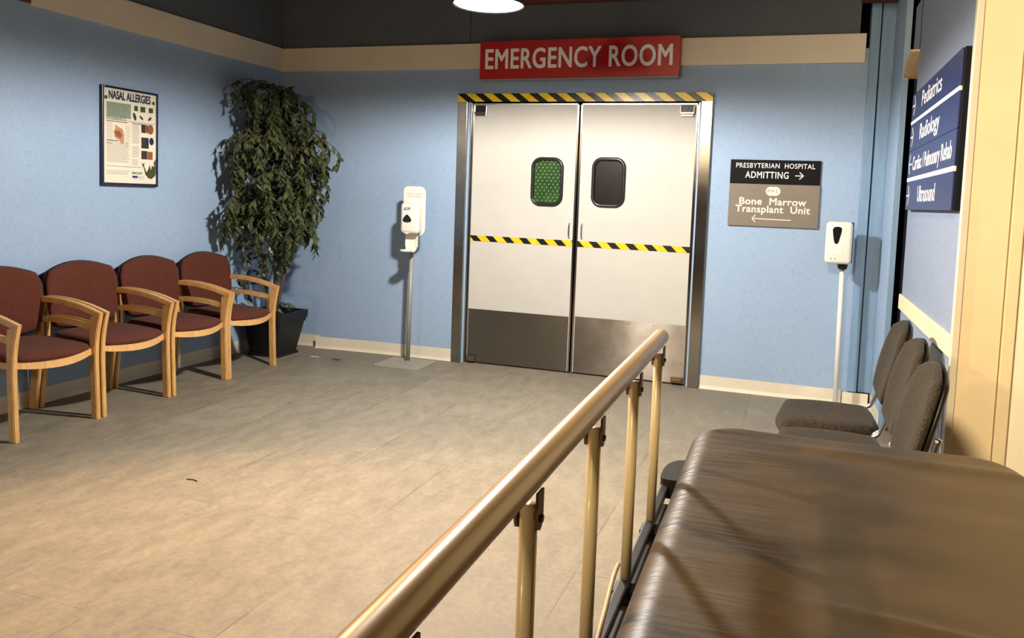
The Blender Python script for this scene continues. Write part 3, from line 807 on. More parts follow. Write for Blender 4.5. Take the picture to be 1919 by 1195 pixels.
def burgundy_chair():
    r = empty('waiting_room_chair', 'x', 'chair', group='burgundy guest chairs along the left wall')
    side_frame('side', -CW / 2 + .003, -CW / 2 + .033, r)
    side_frame('side', CW / 2 - .033, CW / 2 - .003, r)
    # seat cushion
    def seat(u, v, s_):
        x, y = sq2disc(u, v, .55)
        e = max(abs(u), abs(v)); th = (1 - e ** 5) ** .5 if e < 1 else 0
        # front bows forward
        X = .335 + .235 * x * (1 + .0) + (.035 * (1 - (y / .9) ** 2) if x > 0 else 0) * max(0, x)
        Y = y * .262
        Y = max(-.236, min(.236, Y))
        zmid = .435 - .012 * x
        dip = -.006 * (1 - e)
        return (X, Y, zmid + (.032 * th + dip if s_ else -.03 * th))
    bm = bmesh.new(); cushion(bm, seat, 20, 20); link_mesh('seat', bm, M['burgundy'], r, smooth=True)
    # bowed wooden seat apron
    bm = bmesh.new()
    n = 16; rows = []
    for i in range(n + 1):
        t = -1 + 2 * i / n; y = t * .236; x = .535 + .058 * (1 - t * t); zb = .385 - .022 * (1 - t * t) ; zt = .43
        xi = x - .025
        rows.append([bm.verts.new((x - .014, y, zt - .012)), bm.verts.new((x - .004, y, zb)), bm.verts.new((xi - .01, y, zb + .004)), bm.verts.new((xi - .01, y, zt - .012))])
    for A, B in zip(rows, rows[1:]):
        for k in range(4): bm.faces.new((A[k], A[(k + 1) % 4], B[(k + 1) % 4], B[k]))
    bm.faces.new(rows[0][::-1]); bm.faces.new(rows[-1])
    link_mesh('seat_apron', bm, M['maple'], r)
    bm = bmesh.new()
    for sy in (-1, 1):
        ya = sy * .236; yb = sy * .214
        add_box(bm, .10, .53, min(ya, yb), max(ya, yb), .375, .41, bev=.002)
    add_box(bm, .09, .115, -.236, .236, .375, .41, bev=.002)
    link_mesh('seat_rail', bm, M['maple'], r)
    # back cushion + dark rear shell. plane tilted to the wall; local (y, z)
    def outline(v):   # half width at relative height v(-1..1)
        return .222 + .035 * math.sin((v + 1) / 2 * PI * .75)
    def back(front):
        def f(u, v, s_):
            x, y = sq2disc(u, v, .55)
            e = max(abs(u), abs(v)); th = (1 - e ** 6) ** .5 if e < 1 else 0
            z = .662 + .20 * y + (.028 * (1 - x * x) - .012 if y > 0 else 0) * max(0, y)
            Y = x * outline(y) * 1.08
            Y = max(-.262, min(.262, Y))
            base = .122 - (z - .46) * .10 + .028 * (Y / .26) ** 2
            if front: X = base + (.022 * th if s_ else -.006 * th)
            else: X = base - .014 + (.008 * th if s_ else -.034 * th); Y *= 1.02; Y = max(-.266, min(.266, Y))
            return (X, Y, z + (0 if front else .003))
        return f
    bm = bmesh.new(); cushion(bm, back(True), 20, 20); link_mesh('backrest', bm, M['burgundy'], r, smooth=True)
    bm = bmesh.new(); cushion(bm, back(False), 20, 20); bs = link_mesh('back_shell', bm, fab_black, r, smooth=True)
    bs['label'] = 'dark rear shell of the backrest'
    return r
fab_black = fabric('dark_back_fabric', srgb(28, 22, 22), srgb(44, 34, 32), 200, .2)

def copy_tree(o, parent=None):
    c = o.copy(); COL.objects.link(c); c.parent = parent
    for ch in list(o.children): copy_tree(ch, c)
    return c
ch0 = burgundy_chair()
bl = ['burgundy guest chair with maple arms next to the potted plant',
      'burgundy guest chair with maple arms, second from the potted plant',
      'burgundy guest chair with maple arms, third from the potted plant',
      'burgundy guest chair with maple arms under the poster side, farthest from the potted plant']
bl[3] = 'burgundy guest chair with maple arms, fourth from the potted plant, cut by the picture edge'
ys = [-1.060, -1.605, -2.150, -2.693]
for i, y in enumerate(ys):
    c = ch0 if i == 0 else copy_tree(ch0)
    c.location = (0, y, 0)
    c.rotation_euler = (0, 0, math.radians([-.6, .3, .2, -.3][i]))
    c['label'] = bl[i]

# ------------------------------------------------------------------ potted ficus
px, py = .262, -.43
pl = empty('potted_ficus', 'tall leafy artificial ficus tree in a black square pot in the corner', 'plant', (px, py, 0))
def frustum(bm, z0, z1, w0, w1, r0=.02):
    a = [bm.verts.new((x, y, z0)) for x, y in rrect(0, 0, w0, w0, r0, 3)]; b_ = [bm.verts.new((x, y, z1)) for x, y in rrect(0, 0, w1, w1, r0, 3)]
    n = len(a)
    for i in range(n): bm.faces.new((a[i], a[(i + 1) % n], b_[(i + 1) % n], b_[i]))
    return a, b_
bm = bmesh.new()
prof = [(0, .30), (.018, .30), (.022, .272), (.27, .362), (.272, .378), (.30, .385), (.302, .40), (.365, .408), (.365, .365), (.30, .35)]
prev = None
for z, w in prof:
    ring = [bm.verts.new((x, y, z)) for x, y in rrect(0, 0, w, w, .02, 3)]
    if prev: 
        n = len(ring)
        for i in range(n): bm.faces.new((prev[i], prev[(i + 1) % n], ring[(i + 1) % n], ring[i]))
    else: bm.faces.new(ring[::-1])
    prev = ring
bm.faces.new(prev)
link_mesh('pot', bm, M['black_plastic'], pl)
bm = bmesh.new(); add_lathe(bm, [(0, .325), (.08, .322), (.15, .312), (.168, .305), (.168, .302), (0, .302)], seg=24); link_mesh('soil', bm, M['soil'], pl, smooth=True)

stems = [
    [(-.02, .02, .31), (-.01, .03, .7), (-.06, .05, 1.1), (-.02, .08, 1.5), (.04, .05, 1.85), (.0, .02, 2.1)],
    [(.0, -.02, .31), (.03, .0, .7), (.05, .02, 1.1), (.11, .04, 1.5), (.12, .05, 1.85), (.1, .02, 2.05)],
    [(.02, .02, .31), (.08, .0, .62), (.16, .03, .95), (.24, .04, 1.3), (.27, .04, 1.6)],
    [(-.04, -.02, .31), (-.05, -.06, .7), (-.10, -.10, 1.1), (-.12, -.14, 1.45), (-.13, -.16, 1.8)],
]
sp = [smooth_path(s_, 6) for s_ in stems]
for path in sp:
    bm = bmesh.new(); nn = len(path)
    add_tube(bm, [(p.x + .005 * math.sin(i * 1.3), p.y + .005 * math.cos(i * 1.7), p.z) for i, p in enumerate(path)], [.0165 * (1 - .65 * i / nn) for i in range(nn)], 8)
    link_mesh('trunk', bm, M['bark'], pl, smooth=True)

rnd = random.Random(11)
leaves = bmesh.new(); twigs = bmesh.new()
def clampw(p):   # keep the crown inside the room corner (local -> world)
    p.x = max(p.x, .03 - px + rnd.uniform(0, .03)); p.y = min(p.y, -.03 - py - rnd.uniform(0, .03)); return p
def leaf(pos, d, size, roll):
    d = d.normalized(); side = d.cross(Vector((0, 0, 1)))
    if side.length < .1: side = Vector((1, 0, 0))
    side.normalize(); nrm = side.cross(d).normalized()
    side2 = side * math.cos(roll) + nrm * math.sin(roll); n2 = d.cross(side2)
    w = size * .23
    P = lambda a, b_, c: clampw(pos + d * (a * size) + side2 * (b_ * w) + n2 * (c * size))
    v0 = leaves.verts.new(P(0, 0, 0)); m1 = leaves.verts.new(P(.35, 0, -.02)); m2 = leaves.verts.new(P(.7, 0, -.05)); tip = leaves.verts.new(P(1.05, 0, -.16))
    l1 = leaves.verts.new(P(.32, 1, .05)); l2 = leaves.verts.new(P(.66, .72, .01)); r1 = leaves.verts.new(P(.32, -1, .05)); r2 = leaves.verts.new(P(.66, -.72, .01))
    for f in ((v0, m1, l1), (v0, r1, m1), (m1, m2, l2, l1), (m1, r1, r2, m2), (m2, tip, l2), (m2, r2, tip)):
        leaves.faces.new(f)
def spray(start, end, droop, nl, sz):
    """a twig that arches from start to end and hangs, leaves alternating along it"""
    s_ = Vector(start); e = Vector(end)
    mid = s_.lerp(e, .55) + Vector((0, 0, droop * .55)); tipp = e + Vector((0, 0, -droop * .6))
    path = smooth_path([s_, mid, e, tipp], 7)
    path = [clampw(p.copy()) for p in path]
    add_tube(twigs, path, [.004 * (1 - .8 * i / len(path)) + .0008 for i in range(len(path))], 4, caps=False)
    L = len(path) - 1
    for k in range(nl):
        t = .22 + .78 * (k + rnd.random()) / nl; i = min(int(t * L), L - 1); fr_ = t * L - i
        p = path[i].lerp(path[i + 1], fr_); tang = (path[i + 1] - path[i])
        if tang.length < 1e-5: continue
        tang.normalize()
        sd = tang.cross(Vector((0, 0, 1)));
        if sd.length < .05: sd = Vector((rnd.uniform(-1, 1), rnd.uniform(-1, 1), 0))
        sd.normalize(); a = 1 if k % 2 else -1
        d = tang * .55 + sd * a * rnd.uniform(.3, .9) + Vector((rnd.uniform(-.25, .25), rnd.uniform(-.25, .25), -rnd.uniform(.35, 1.1)))
        leaf(p, d, sz * rnd.uniform(.75, 1.25), rnd.uniform(-.9, .9))
def stem_at(z):
    c = [p for path in sp for p in path if abs(p.z - z) < .16]
    return rnd.choice(c) if c else rnd.choice(sp[0])
# envelope radius by height toward: +x (right), -y (toward camera / left in the picture)
def interp(tab, z):
    for (z0, a), (z1, b_) in zip(tab, tab[1:]):
        if z1 <= z <= z0: return b_ + (a - b_) * (z - z1) / (z0 - z1)
    return tab[0][1] if z > tab[0][0] else tab[-1][1]
RX = [(2.25, .05), (2.15, .22), (2.0, .36), (1.88, .36), (1.80, .58), (1.62, .64), (1.5, .50), (1.3, .42), (1.05, .48), (.95, .42), (.86, .22), (.7, .12)]
RY = [(2.3, .36), (2.15, .48), (2.0, .38), (1.85, .34), (1.72, .54), (1.3, .60), (1.05, .56), (.9, .48), (.75, .32), (.6, .15)]
def crown(n, zlo, zhi, nl, sz, rmin=.45):
    for _ in range(n):
        z = rnd.uniform(zlo, zhi)
        az = rnd.uniform(-PI * .62, PI * .12)     # open side of the corner
        if rnd.random() < .22: az = rnd.uniform(-PI, PI)
        cx_, cy_ = math.cos(az), math.sin(az)
        rx = interp(RX, z) if cx_ > 0 else .24; ry = interp(RY, z) if cy_ < 0 else .34
        R = 1 / math.sqrt((cx_ / rx) ** 2 + (cy_ / ry) ** 2) * rnd.uniform(rmin, 1.)
        e = Vector((cx_ * R, cy_ * R, z))
        st = stem_at(min(z + rnd.uniform(-.25, .05), 2.05)).copy()
        spray(st, e, rnd.uniform(.10, .24), nl, sz)
crown(46, 1.95, 2.2, 15, .070)
crown(70, 1.55, 1.95, 18, .075)
crown(84, 1.15, 1.6, 19, .077)
crown(38, .98, 1.2, 17, .073)
crown(14, .78, .98, 12, .06, .3)
# low shoots near the pot
for (dx, dy, z) in ((-.12, -.22, .62), (-.05, -.25, .55), (-.16, -.12, .70), (-.1, -.3, .66)):
    spray((-.04, -.03, z - .12), (dx, dy, z), .08, 12, .055)
for (dx, dy, z) in ((.10, -.08, .46), (.17, -.03, .44), (.14, -.12, .41)):
    spray((.03, 0, .33), (dx, dy, z), .04, 8, .06)
link_mesh('foliage', leaves, M['leaf'], pl, recalc=False)
link_mesh('twigs', twigs, M['bark'], pl)

# ------------------------------------------------------------------ sanitizer stand 1
d1 = empty('sanitizer_stand', 'grey floor stand with tall white sanitizer dispenser left of the doors', 'sanitizer stand', (1.41, -.225, 0))
bm = bmesh.new(); add_prism(bm, rrect(.01, -.06, .40, .37, .03, 4), 0.0005, .009, 'xy'); link_mesh('base_plate', bm, M['greyplate'], d1)
bm = bmesh.new(); add_tube(bm, [(0, 0, .009), (.012, .002, .95)], .017, 16); add_lathe(bm, [(0, .009), (.026, .009), (.022, .016), (.018, .018)], seg=16); link_mesh('pole', bm, M['greypole'], d1, smooth=True)
bm = bmesh.new(); fs = add_prism(bm, rrect(.038, 1.24, .196, .395, (.05, .06, .05, .04), 6), -.032, -.018, 'xz')
bmesh.ops.recalc_face_normals(bm, faces=bm.faces)
bmesh.ops.bevel(bm, geom=[e for e in bm.edges if abs(e.verts[0].co.y - e.verts[1].co.y) < 1e-6], offset=.005, segments=2, affect='EDGES')
bp = link_mesh('back_plate', bm, M['white_plastic'], d1)
lettering('lettering', bp, M['ink'], [dict(body='HEALTHY HANDS', u=-.03, v=1.372, cap=.011, width=.135, n=.033), dict(body='START HERE', u=-.022, v=1.352, cap=.010, width=.115, n=.033)])
bm = bmesh.new(); add_box(bm, -.037, .122, -.128, -.033, 1.062, 1.308, bev=.030, seg=5)
un = link_mesh('dispenser_unit', bm, M['white_plastic'], d1, smooth=True)
bm = bmesh.new(); add_prism(bm, [(-.018, 1.10), (.024, 1.088), (.065, 1.10), (.055, 1.072), (.024, 1.058), (-.006, 1.072)], -.120, -.06, 'xz'); link_mesh('nozzle', bm, M['white_paint'], un)
bm = bmesh.new(); tri = smooth_path([(-.010, .0, 1.168), (.0, 0, 1.19), (.026, 0, 1.214), (.056, 0, 1.19), (.066, 0, 1.168), (.056, 0, 1.155), (.028, 0, 1.150), (.0, 0, 1.155), (-.010, 0, 1.168)], 4)[:-1]
add_prism(bm, [(p.x, p.z) for p in tri], -.1295, -.12, 'xz'); link_mesh('sensor_window', bm, M['black_gloss'], un)
bm = bmesh.new(); add_prism(bm, [(-.004, 1.248), (.05, 1.250), (.055, 1.270), (.002, 1.268)], -.1290, -.126, 'xz'); lb = link_mesh('brand_badge', bm, M['label_blue'], un)
lettering('lettering', lb, M['white_letter'], [dict(body='PURELL', u=.0045, v=1.254, cap=.010, width=.044, n=.1293, bold=.02, shear=.2)])
# drip tray: curved chute
bm = bmesh.new()
ct = smooth_path([(0, -.034, 1.06), (0, -.036, 1.0), (0, -.045, .95), (0, -.075, .925), (0, -.115, .922)], 5)
rows = []
for i, p in enumerate(ct):
    hw = .052 - .012 * (i / len(ct))
    rows.append([bm.verts.new((.028 - hw, p.y, p.z)), bm.verts.new((.028 + hw, p.y, p.z)), bm.verts.new((.028 + hw, p.y + .012, p.z - .008)), bm.verts.new((.028 - hw, p.y + .012, p.z - .008))])
for A, B in zip(rows, rows[1:]):
    for k in range(4): bm.faces.new((A[k], A[(k + 1) % 4], B[(k + 1) % 4], B[k]))
bm.faces.new(rows[0][::-1]); bm.faces.new(rows[-1])
for sx in (-1, 1):
    add_box(bm, .028 + sx * .048 - .004, .028 + sx * .048 + .004, -.05, -.025, .95, 1.06, bev=.002)
link_mesh('drip_tray', bm, M['white_plastic'], d1)
bm = bmesh.new(); add_lathe(bm, [(0, .918), (.045, .918), (.05, .926), (.048, .934), (.043, .928), (0, .926)], cx=.02, cy=-.115, seg=24); link_mesh('tray_cup', bm, M['white_plastic'], d1, smooth=True)

# ------------------------------------------------------------------ sanitizer stand 2
d2 = empty('sanitizer_stand', 'slim white pole stand with boxy white sanitizer dispenser right of the grey sign', 'sanitizer stand', (4.690, -.20, 0))
bm = bmesh.new(); add_prism(bm, rrect(-.05, -.02, .30, .24, .03, 4), 0.0005, .008, 'xy'); link_mesh('base_plate', bm, M['white_paint'], d2)
bm = bmesh.new(); add_tube(bm, [(.005, 0, .008), (-.006, 0, .985)], .0165, 16); link_mesh('pole', bm, M['white_paint'], d2, smooth=True)
bm = bmesh.new(); add_lathe(bm, [(0, .975), (.026, .975), (.032, .99), (.034, 1.012), (0, 1.012)], cx=-.006, seg=20)
add_tube(bm, [(-.006, -.03, .985), (-.006, -.052, .985)], .012, 12); link_mesh('pole_collar', bm, M['black_plastic'], d2, smooth=True)
bm = bmesh.new(); add_box(bm, -.128, .042, -.112, -.008, 1.015, 1.300, bev=.026, seg=5); u2 = link_mesh('dispenser_unit', bm, M['white_plastic'], d2, smooth=True)
bm = bmesh.new(); add_box(bm, -.118, .052, -.012, .004, 1.02, 1.296, bev=.006, seg=2); link_mesh('back_bracket', bm, M['black_plastic'], d2)
bm = bmesh.new(); wp = smooth_path([(-.088, 0, 1.245), (-.078, 0, 1.262), (-.055, 0, 1.266), (-.034, 0, 1.260), (-.030, 0, 1.24), (-.040, 0, 1.19), (-.048, 0, 1.158), (-.060, 0, 1.150), (-.072, 0, 1.158), (-.080, 0, 1.19), (-.088, 0, 1.245)], 4)[:-1]
add_prism(bm, [(p.x, p.z) for p in wp], -.1135, -.100, 'xz'); link_mesh('level_window', bm, M['black_gloss'], u2)
bm = bmesh.new(); add_box(bm, -.100, -.02, -.1135, -.108, 1.075, 1.125, bev=.002); link_mesh('front_plate', bm, M['white_paint'], u2)
bm = bmesh.new()
for xx in (-.088, -.062): add_prism(bm, disc_pts(xx, 1.050, .0045, .0045, 10), -.1130, -.105, 'xz')
link_mesh('indicator', bm, M['ink'], u2)

# ------------------------------------------------------------------ grey stacking chairs (local: faces -x, centre 0)
def grey_chair():
    r = empty('stacking_chair', 'x', 'chair', group='grey fabric chairs against the right wall')
    def seat(u, v, s_):
        x, y = sq2disc(u, v, .5)
        e = max(abs(u), abs(v)); th = (1 - e ** 9) ** .5 if e < 1 else 0
        X = x * .222; Y = y * .25 * (1.0 + .06 * (-x))
        z = .408 + .004 * x - .012 * max(0, -x) ** 4
        return (X - .224, Y, z + (.052 * th + .006 * (abs(y) ** 2) if s_ else -.036 * th))
    bm = bmesh.new(); cushion(bm, seat, 20, 20); link_mesh('seat', bm, M['tweed'], r, smooth=True)
    def back(front):
        def f(u, v, s_):
            x, y = sq2disc(u, v, .62)
            e = max(abs(u), abs(v)); th = (1 - e ** 5) ** .5 if e < 1 else 0
            hz = .186
            z = .716 + hz * y
            hw = .222 * (1 - .17 * max(0, y) ** 2.2) * (1 - .10 * max(0, -y) ** 2)
            Y = x * hw * 1.06
            base = -.020 + (z - .5) * .235 + .02 * (1 - (Y / .23) ** 2) - .012
            if front: X = base + (-.026 * th if s_ else .010 * th)
            else: X = base + .012 + (-.004 * th if s_ else .020 * th)
            return (X, Y, z)
        return f
    bm = bmesh.new(); cushion(bm, back(True), 20, 20); link_mesh('backrest', bm, M['tweed'], r, smooth=True)
    bm = bmesh.new(); cushion(bm, back(False), 20, 20); link_mesh('back_shell', bm, M['black_plastic'], r, smooth=True)
    for sy in (-1, 1):
        yy = sy * .235
        bm = bmesh.new()
        add_tube(bm, smooth_path([(.058, yy, .72), (.028, yy, .60), (-.012, yy, .47), (-.05, yy, .42), (-.02, yy, .30), (.06, yy, .0)], 6), .010, 10)
        link_mesh('leg', bm, M['chrome'], r, smooth=True)
        bm = bmesh.new()
        add_tube(bm, smooth_path([(-.05, yy, .385), (-.36, yy, .385), (-.395, yy, .37), (-.405, yy, .33), (-.42, yy, .0)], 6), .010, 10)
        link_mesh('leg', bm, M['chrome'], r, smooth=True)
    bm = bmesh.new(); add_tube(bm, [(-.36, -.235, .382), (-.36, .235, .382)], .008, 8); add_tube(bm, [(-.06, -.235, .382), (-.06, .235, .382)], .008, 8)
    link_mesh('cross_bar', bm, M['chrome'], r, smooth=True)
    return r
g0 = grey_chair()
gl = ['grey tweed chair with chrome legs nearest the back wall, seat fully visible',
      'grey tweed chair with chrome legs, middle of three at the right wall',
      'grey tweed chair with chrome legs nearest the bed, only its backrest showing']
for i, (x, y, rz) in enumerate(((4.775, -2.17, 0), (4.765, -2.69, 0), (4.745, -3.195, 0))):
    c = g0 if i == 0 else copy_tree(g0)
    c.location = (x, y, 0); c.rotation_euler = (0, 0, math.radians(rz)); c['label'] = gl[i]

# ------------------------------------------------------------------ hospital bed (local: x lateral, y forward)
TH = math.radians(.92)
CX, CY = 4.371426875, -5.944343734
bed = empty('hospital_bed', 'wheeled hospital bed with dark brown vinyl mattress in the foreground', 'bed', (CX, CY, 0), (0, 0, TH))
MX0, MX1, MY0, MY1, MZ = -.195, .575, .02, 2.13, .80
# mattress: rounded box, soft top with shallow wrinkles
def mattress():
    bm = bmesh.new()
    nx, ny = 90, 200; R = .055; th = .095
    rr = random.Random(3)
    wr = [(rr.uniform(.25, 2.05), rr.uniform(.006, .014), rr.uniform(.0004, .0014), rr.uniform(.05, .17), rr.uniform(-.25, .1)) for _ in range(24)]
    import mathutils
    cr = .13
    V = []
    w = MX1 - MX0; l = MY1 - MY0
    for i in range(nx + 1):
        row = []
        a = i / nx * 2 - 1
        # concentrate samples at the edges
        a = math.copysign(1 - (1 - abs(a)) ** 1.5, a)
        for j in range(ny + 1):
            b_ = j / ny * 2 - 1
            x = a * w / 2; y = b_ * l / 2
            # rounded plan corners
            qx = abs(x) - (w / 2 - cr); qy = abs(y) - (l / 2 - cr)
            if qx > 0 and qy > 0:
                m = max(qx, qy); dd = math.hypot(qx, qy)
                k = m / dd
                x = math.copysign(w / 2 - cr + qx * k, x); y = math.copysign(l / 2 - cr + qy * k, y)
                edge = cr - m
            else: edge = min(w / 2 - abs(x), l / 2 - abs(y))
            # profile: rounded shoulder
            if edge < R:
                t = 1 - edge / R; dz = -(1 - math.sqrt(max(0, 1 - t * t))) * R
            else: dz = 0
            gx, gy = (MX0 + MX1) / 2 + x, (MY0 + MY1) / 2 + y
            z = MZ + dz
            s_edge = max(0, 1 - edge / .16)
            for (wy, ws, wa, wl, sk) in wr:
                q = (gy - wy - sk * (gx - MX0)) / ws
                if abs(q) < 3:
                    z += wa * math.exp(-q * q) * math.exp(-((gx - MX0 - .02) / wl) ** 2)
            z += .005 * mathutils.noise.noise(Vector((gx * 3, gy * 3, 0))) + .0015 * mathutils.noise.noise(Vector((gx * 4, gy * 12, 4)))
            # long soft folds across the near right part
            for (fy, sl, am, wd) in ((1.20, -.16, .007, .014), (1.06, -.10, .008, .014), (1.98, -.05, .006, .03)):
                q = (gy - fy - sl * (gx)) / wd
                if abs(q) < 3: z += am * math.exp(-q * q) * min(1, max(0, (gx + .0) / .15))
            row.append(bm.verts.new((gx, gy, z)))
        V.append(row)
    for i in range(nx):
        for j in range(ny): bm.faces.new((V[i][j], V[i + 1][j], V[i + 1][j + 1], V[i][j + 1]))
    # sides and bottom
    ring = [V[i][0] for i in range(nx)] + [V[nx][j] for j in range(ny)] + [V[i][ny] for i in range(nx, 0, -1)] + [V[0][j] for j in range(ny, 0, -1)]
    cx_, cy_ = (MX0 + MX1) / 2, (MY0 + MY1) / 2
    prev = ring
    for dz, ins in ((.012, 0.0), (.03, -.003), (.022, .006), (.010, .02)):
        base = prev
        new = [bm.verts.new((v.co.x + (cx_ - v.co.x) * ins / .4, v.co.y + (cy_ - v.co.y) * ins / 1., min(v.co.z, MZ - .03) - dz)) for v in base]
        n = len(new)
        for i in range(n): bm.faces.new((prev[i], new[i], new[(i + 1) % n], prev[(i + 1) % n]))
        prev = new
    bm.faces.new(prev)
    return link_mesh('mattress', bm, M['mattress'], bed, smooth=True)
mattress()
# bed frame
bm = bmesh.new()
for x0, x1 in ((-.225, -.19), (.57, .605)):
    add_box(bm, x0, x1, .0, 2.12, .60, .655, bev=.008)
for y0 in (.02, 1.02, 2.02): add_box(bm, -.19, .57, y0, y0 + .04, .605, .645, bev=.004)
link_mesh('frame', bm, M['charcoal'], bed)
bm = bmesh.new(); add_box(bm, -.17, .55, .03, 2.09, .645, .662, bev=.003); link_mesh('deck', bm, M['charcoal'], bed)
# corner bumper at the far end
bm = bmesh.new(); add_prism(bm, smooth2d := [(p.x, p.y) for p in smooth_path([(-.19, 2.0, 0), (-.258, 2.0, 0), (-.268, 2.05, 0), (-.262, 2.12, 0), (-.235, 2.165, 0), (-.19, 2.175, 0)], 4)], .618, .668, 'xy')
link_mesh('corner_bumper', bm, M['black_plastic'], bed)
bm = bmesh.new(); add_prism(bm, [(-p[0] + .38, p[1]) for p in smooth2d], .618, .668, 'xy'); link_mesh('corner_bumper', bm, M['black_plastic'], bed)
for (lx_, ly_) in ((-.15, .15), (-.15, 1.95), (.53, .15), (.53, 1.95)):
    bm = bmesh.new(); add_tube(bm, [(lx_, ly_, .60), (lx_, ly_, .13)], .02, 14); lg = link_mesh('leg', bm, M['charcoal'], bed, smooth=True)
    bm = bmesh.new(); add_tube(bm, [(lx_ - .016, ly_ + .03, .06), (lx_ + .016, ly_ + .03, .06)], .06, 24); link_mesh('wheel', bm, M['black_plastic'], lg, smooth=False)
    bm = bmesh.new(); add_box(bm, lx_ - .024, lx_ - .019, ly_ - .02, ly_ + .045, .05, .14); add_box(bm, lx_ + .019, lx_ + .024, ly_ - .02, ly_ + .045, .05, .14); add_box(bm, lx_ - .024, lx_ + .024, ly_ - .022, ly_ + .045, .13, .145)
    link_mesh('caster_fork', bm, M['greypole'], lg)
bm = bmesh.new()
for x_ in (-.15, .53): add_tube(bm, [(x_, .15, .22), (x_, 1.95, .22)], .014, 10)
add_tube(bm, [(-.15, .15, .22), (.53, .15, .22)], .014, 10); add_tube(bm, [(-.15, 1.95, .22), (.53, 1.95, .22)], .014, 10)
link_mesh('stretcher', bm, M['charcoal'], bed, smooth=True)

# folding side rail, attached along the left side of the bed
RXL = -.252; RZ = 1.068; RD = .0185
rail = bpy.data.objects.new('side_rail', None); COL.objects.link(rail); rail.parent = bed; rail['label'] = 'cream metal folding side rail'
bm = bmesh.new(); path = [(RXL - .004, .26, RZ), (RXL - .004, 1.815, RZ)]
add_tube(bm, path, RD, 28, caps=False)
# rounded end cap
for yy, sg in ((1.815, 1), (.26, -1)):
    add_tube(bm, [(RXL - .004, yy + sg * RD * math.sin(t), RZ) for t in [0, .35, .7, 1.05, 1.35, 1.54]], [RD * math.cos(t) for t in [0, .35, .7, 1.05, 1.35, 1.54]], 28)
link_mesh('handrail', bm, M['bronze'], rail, smooth=True)
# lower longitudinal tube carrying the posts
bm = bmesh.new(); add_box(bm, RXL - .018, RXL + .018, .25, 1.98, .585, .612, bev=.006)
add_box(bm, RXL - .012, RXL + .010, .25, 2.02, .635, .652, bev=.004)
link_mesh('lower_bar', bm, M['charcoal'], rail)
posts = [1.765, 1.465, 1.135, .815, .50]
for yy in posts:
    bm = bmesh.new(); add_tube(bm, [(RXL, yy, .60), (RXL, yy, 1.038)], .0105, 18); link_mesh('post', bm, M['cream_metal'], rail, smooth=True)
    bm = bmesh.new()
    for sx in (-1, 1):
        xx = RXL + sx * .0125
        prof_ = [(yy - .011, 1.055), (yy + .011, 1.055), (yy + .011, 1.022), (yy + .007, 1.013), (yy, 1.010), (yy - .007, 1.013), (yy - .011, 1.022)]
        add_prism(bm, prof_, xx - .0015, xx + .0015, 'yz')
    add_tube(bm, [(RXL - .017, yy, 1.024), (RXL + .017, yy, 1.024)], .0045, 10)
    link_mesh('pivot_bracket', bm, M['bracket'], rail)
for yy in posts:
    bm = bmesh.new(); add_box(bm, RXL - .022, RXL + .045, yy - .022, yy + .022, .596, .634, bev=.004)
    link_mesh('mounting_clamp', bm, M['black_plastic'], rail)
bm = bmesh.new(); add_tube(bm, smooth_path([(RXL - .006, 1.415, .70), (RXL + .0, 1.34, .712), (RXL + .006, 1.25, .70), (RXL + .012, 1.14, .68), (RXL + .02, 1.0, .64)], 5), .0045, 8)
link_mesh('release_rod', bm, M['cream_metal'], rail, smooth=True)

# ------------------------------------------------------------------ small litter on the floor
bm = bmesh.new(); add_box(bm, -.035, .035, -.006, .006, 0.001, .007, bev=.002)
o = tag(link_mesh('paper_scrap', bm, M['scrap_white']), 'thin white scrap on the floor beside the plant pot', 'litter'); o.location = (.645, -.40, 0); o.rotation_euler = (0, 0, .15)
bm = bmesh.new(); add_tube(bm, smooth_path([(-.03, 0, .006), (0, .012, .007), (.03, .0, .006), (.045, .02, .012)], 5), [.006] * 16, 6)
o = tag(link_mesh('bent_clip', bm, M['scrap_brown']), 'small brown bent clip on the floor before the back wall', 'litter'); o.location = (.85, -.42, 0)
bm = bmesh.new(); add_tube(bm, [(-.03, 0, .003), (0, .008, .003), (.03, 0, .003)], .0025, 6)
o = tag(link_mesh('dark_splinter', bm, M['ink_dark']), 'dark splinter lying on the open floor in front of the chairs', 'litter'); o.location = (1.75, -3.02, 0)
rr = random.Random(5)

# ------------------------------------------------------------------ lights
def area(name, loc, target, size, power, color, size_y=None):
    ld = bpy.data.lights.new(name, 'AREA'); ld.energy = power; ld.color = color; ld.size = size
    if size_y: ld.shape = 'RECTANGLE'; ld.size_y = size_y
    else: ld.shape = 'DISK'
    o = bpy.data.objects.new(name, ld); COL.objects.link(o); o.location = loc
    o.rotation_euler = (Vector(target) - Vector(loc)).to_track_quat('-Z', 'Y').to_euler()
    return o
area('warm_room_lamp', (2.1, -8.0, 2.35), (3.2, -3.5, .3), .35, 42, (1.0, .72, .44))
ld = bpy.data.lights.new('warm_hanging_light', 'SPOT'); ld.energy = 330; ld.color = (1.0, .64, .36); ld.spot_size = math.radians(128); ld.spot_blend = .5; ld.shadow_soft_size = .04
wl_ = bpy.data.objects.new('warm_hanging_light', ld); COL.objects.link(wl_); wl_.location = (2.07, -3.36, 2.45)
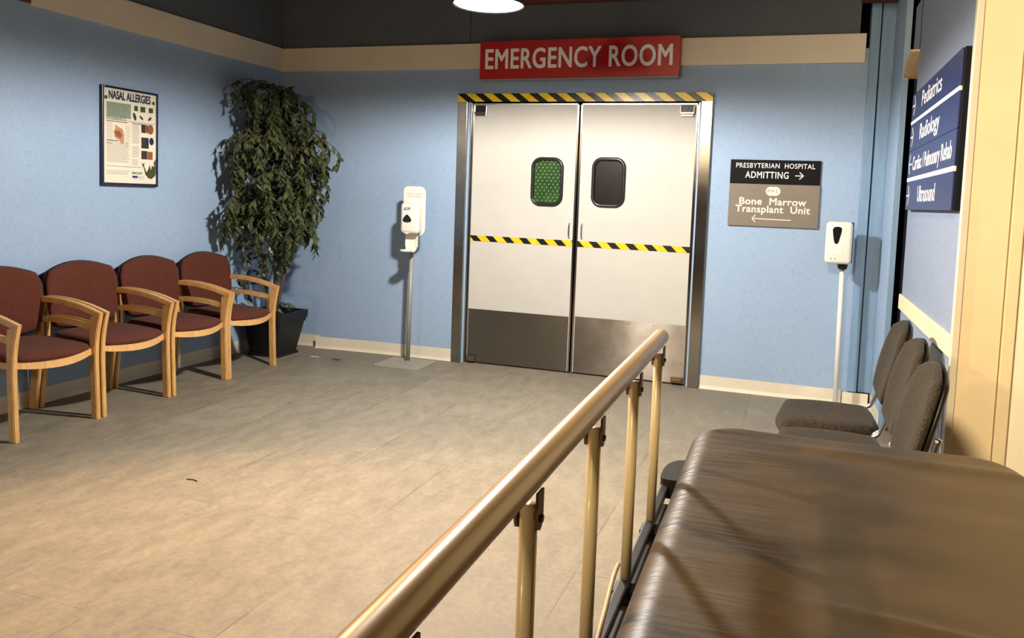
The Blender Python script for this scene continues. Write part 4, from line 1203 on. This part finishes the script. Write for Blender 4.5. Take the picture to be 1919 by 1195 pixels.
wl_.rotation_euler = (Vector((3.3, -4.7, 0)) - wl_.location).to_track_quat('-Z', 'Y').to_euler()
ld = bpy.data.lights.new('pendant_light', 'SPOT'); ld.energy = 400; ld.color = (1.0, .93, .84); ld.spot_size = math.radians(178.5); ld.spot_blend = .25; ld.shadow_soft_size = .075
pl_ = bpy.data.objects.new('pendant_light', ld); COL.objects.link(pl_); pl_.location = (LX, LY, LZ - .045)
area('overhead_fill', (3.7, -6.3, 2.95), (6.1, -2.5, 1.2), .5, 46, (1.0, .80, .53)).data.spread = math.radians(80)  # added fill to brighten the cream end boards, no fixture modelled

w = bpy.data.worlds.new('World'); bpy.context.scene.world = w; w.use_nodes = True
w.node_tree.nodes['Background'].inputs[0].default_value = (.5, .55, .65, 1); w.node_tree.nodes['Background'].inputs[1].default_value = .02

# ------------------------------------------------------------------ camera
f, pcx, pcy, yaw, pit, rol = 1473.1556, 1011.9315, 481.1579, -.31393258, .07370348, .03794173
C0 = Vector((4.371426875, -5.944343734, 1.377184359))
Fv = Vector((math.sin(yaw) * math.cos(pit), math.cos(yaw) * math.cos(pit), -math.sin(pit)))
Rv = Vector((math.cos(yaw), -math.sin(yaw), 0)); Uv = Rv.cross(Fv)
R2 = Rv * math.cos(rol) + Uv * math.sin(rol); U2 = -Rv * math.sin(rol) + Uv * math.cos(rol)
cam = bpy.data.cameras.new('camera'); co = bpy.data.objects.new('camera', cam); COL.objects.link(co)
cam.sensor_width = 36; cam.sensor_fit = 'HORIZONTAL'; cam.lens = f / 1919 * 36
cam.shift_x = (959.5 - pcx) / 1919; cam.shift_y = (pcy - 597.5) / 1919
cam.clip_start = .05
co.matrix_world = Matrix(((R2.x, U2.x, -Fv.x, C0.x), (R2.y, U2.y, -Fv.y, C0.y), (R2.z, U2.z, -Fv.z, C0.z), (0, 0, 0, 1)))
bpy.context.scene.camera = co
sc = bpy.context.scene
sc.view_settings.view_transform = 'Standard'
sc.view_settings.look = 'None'
sc.view_settings.exposure = .33
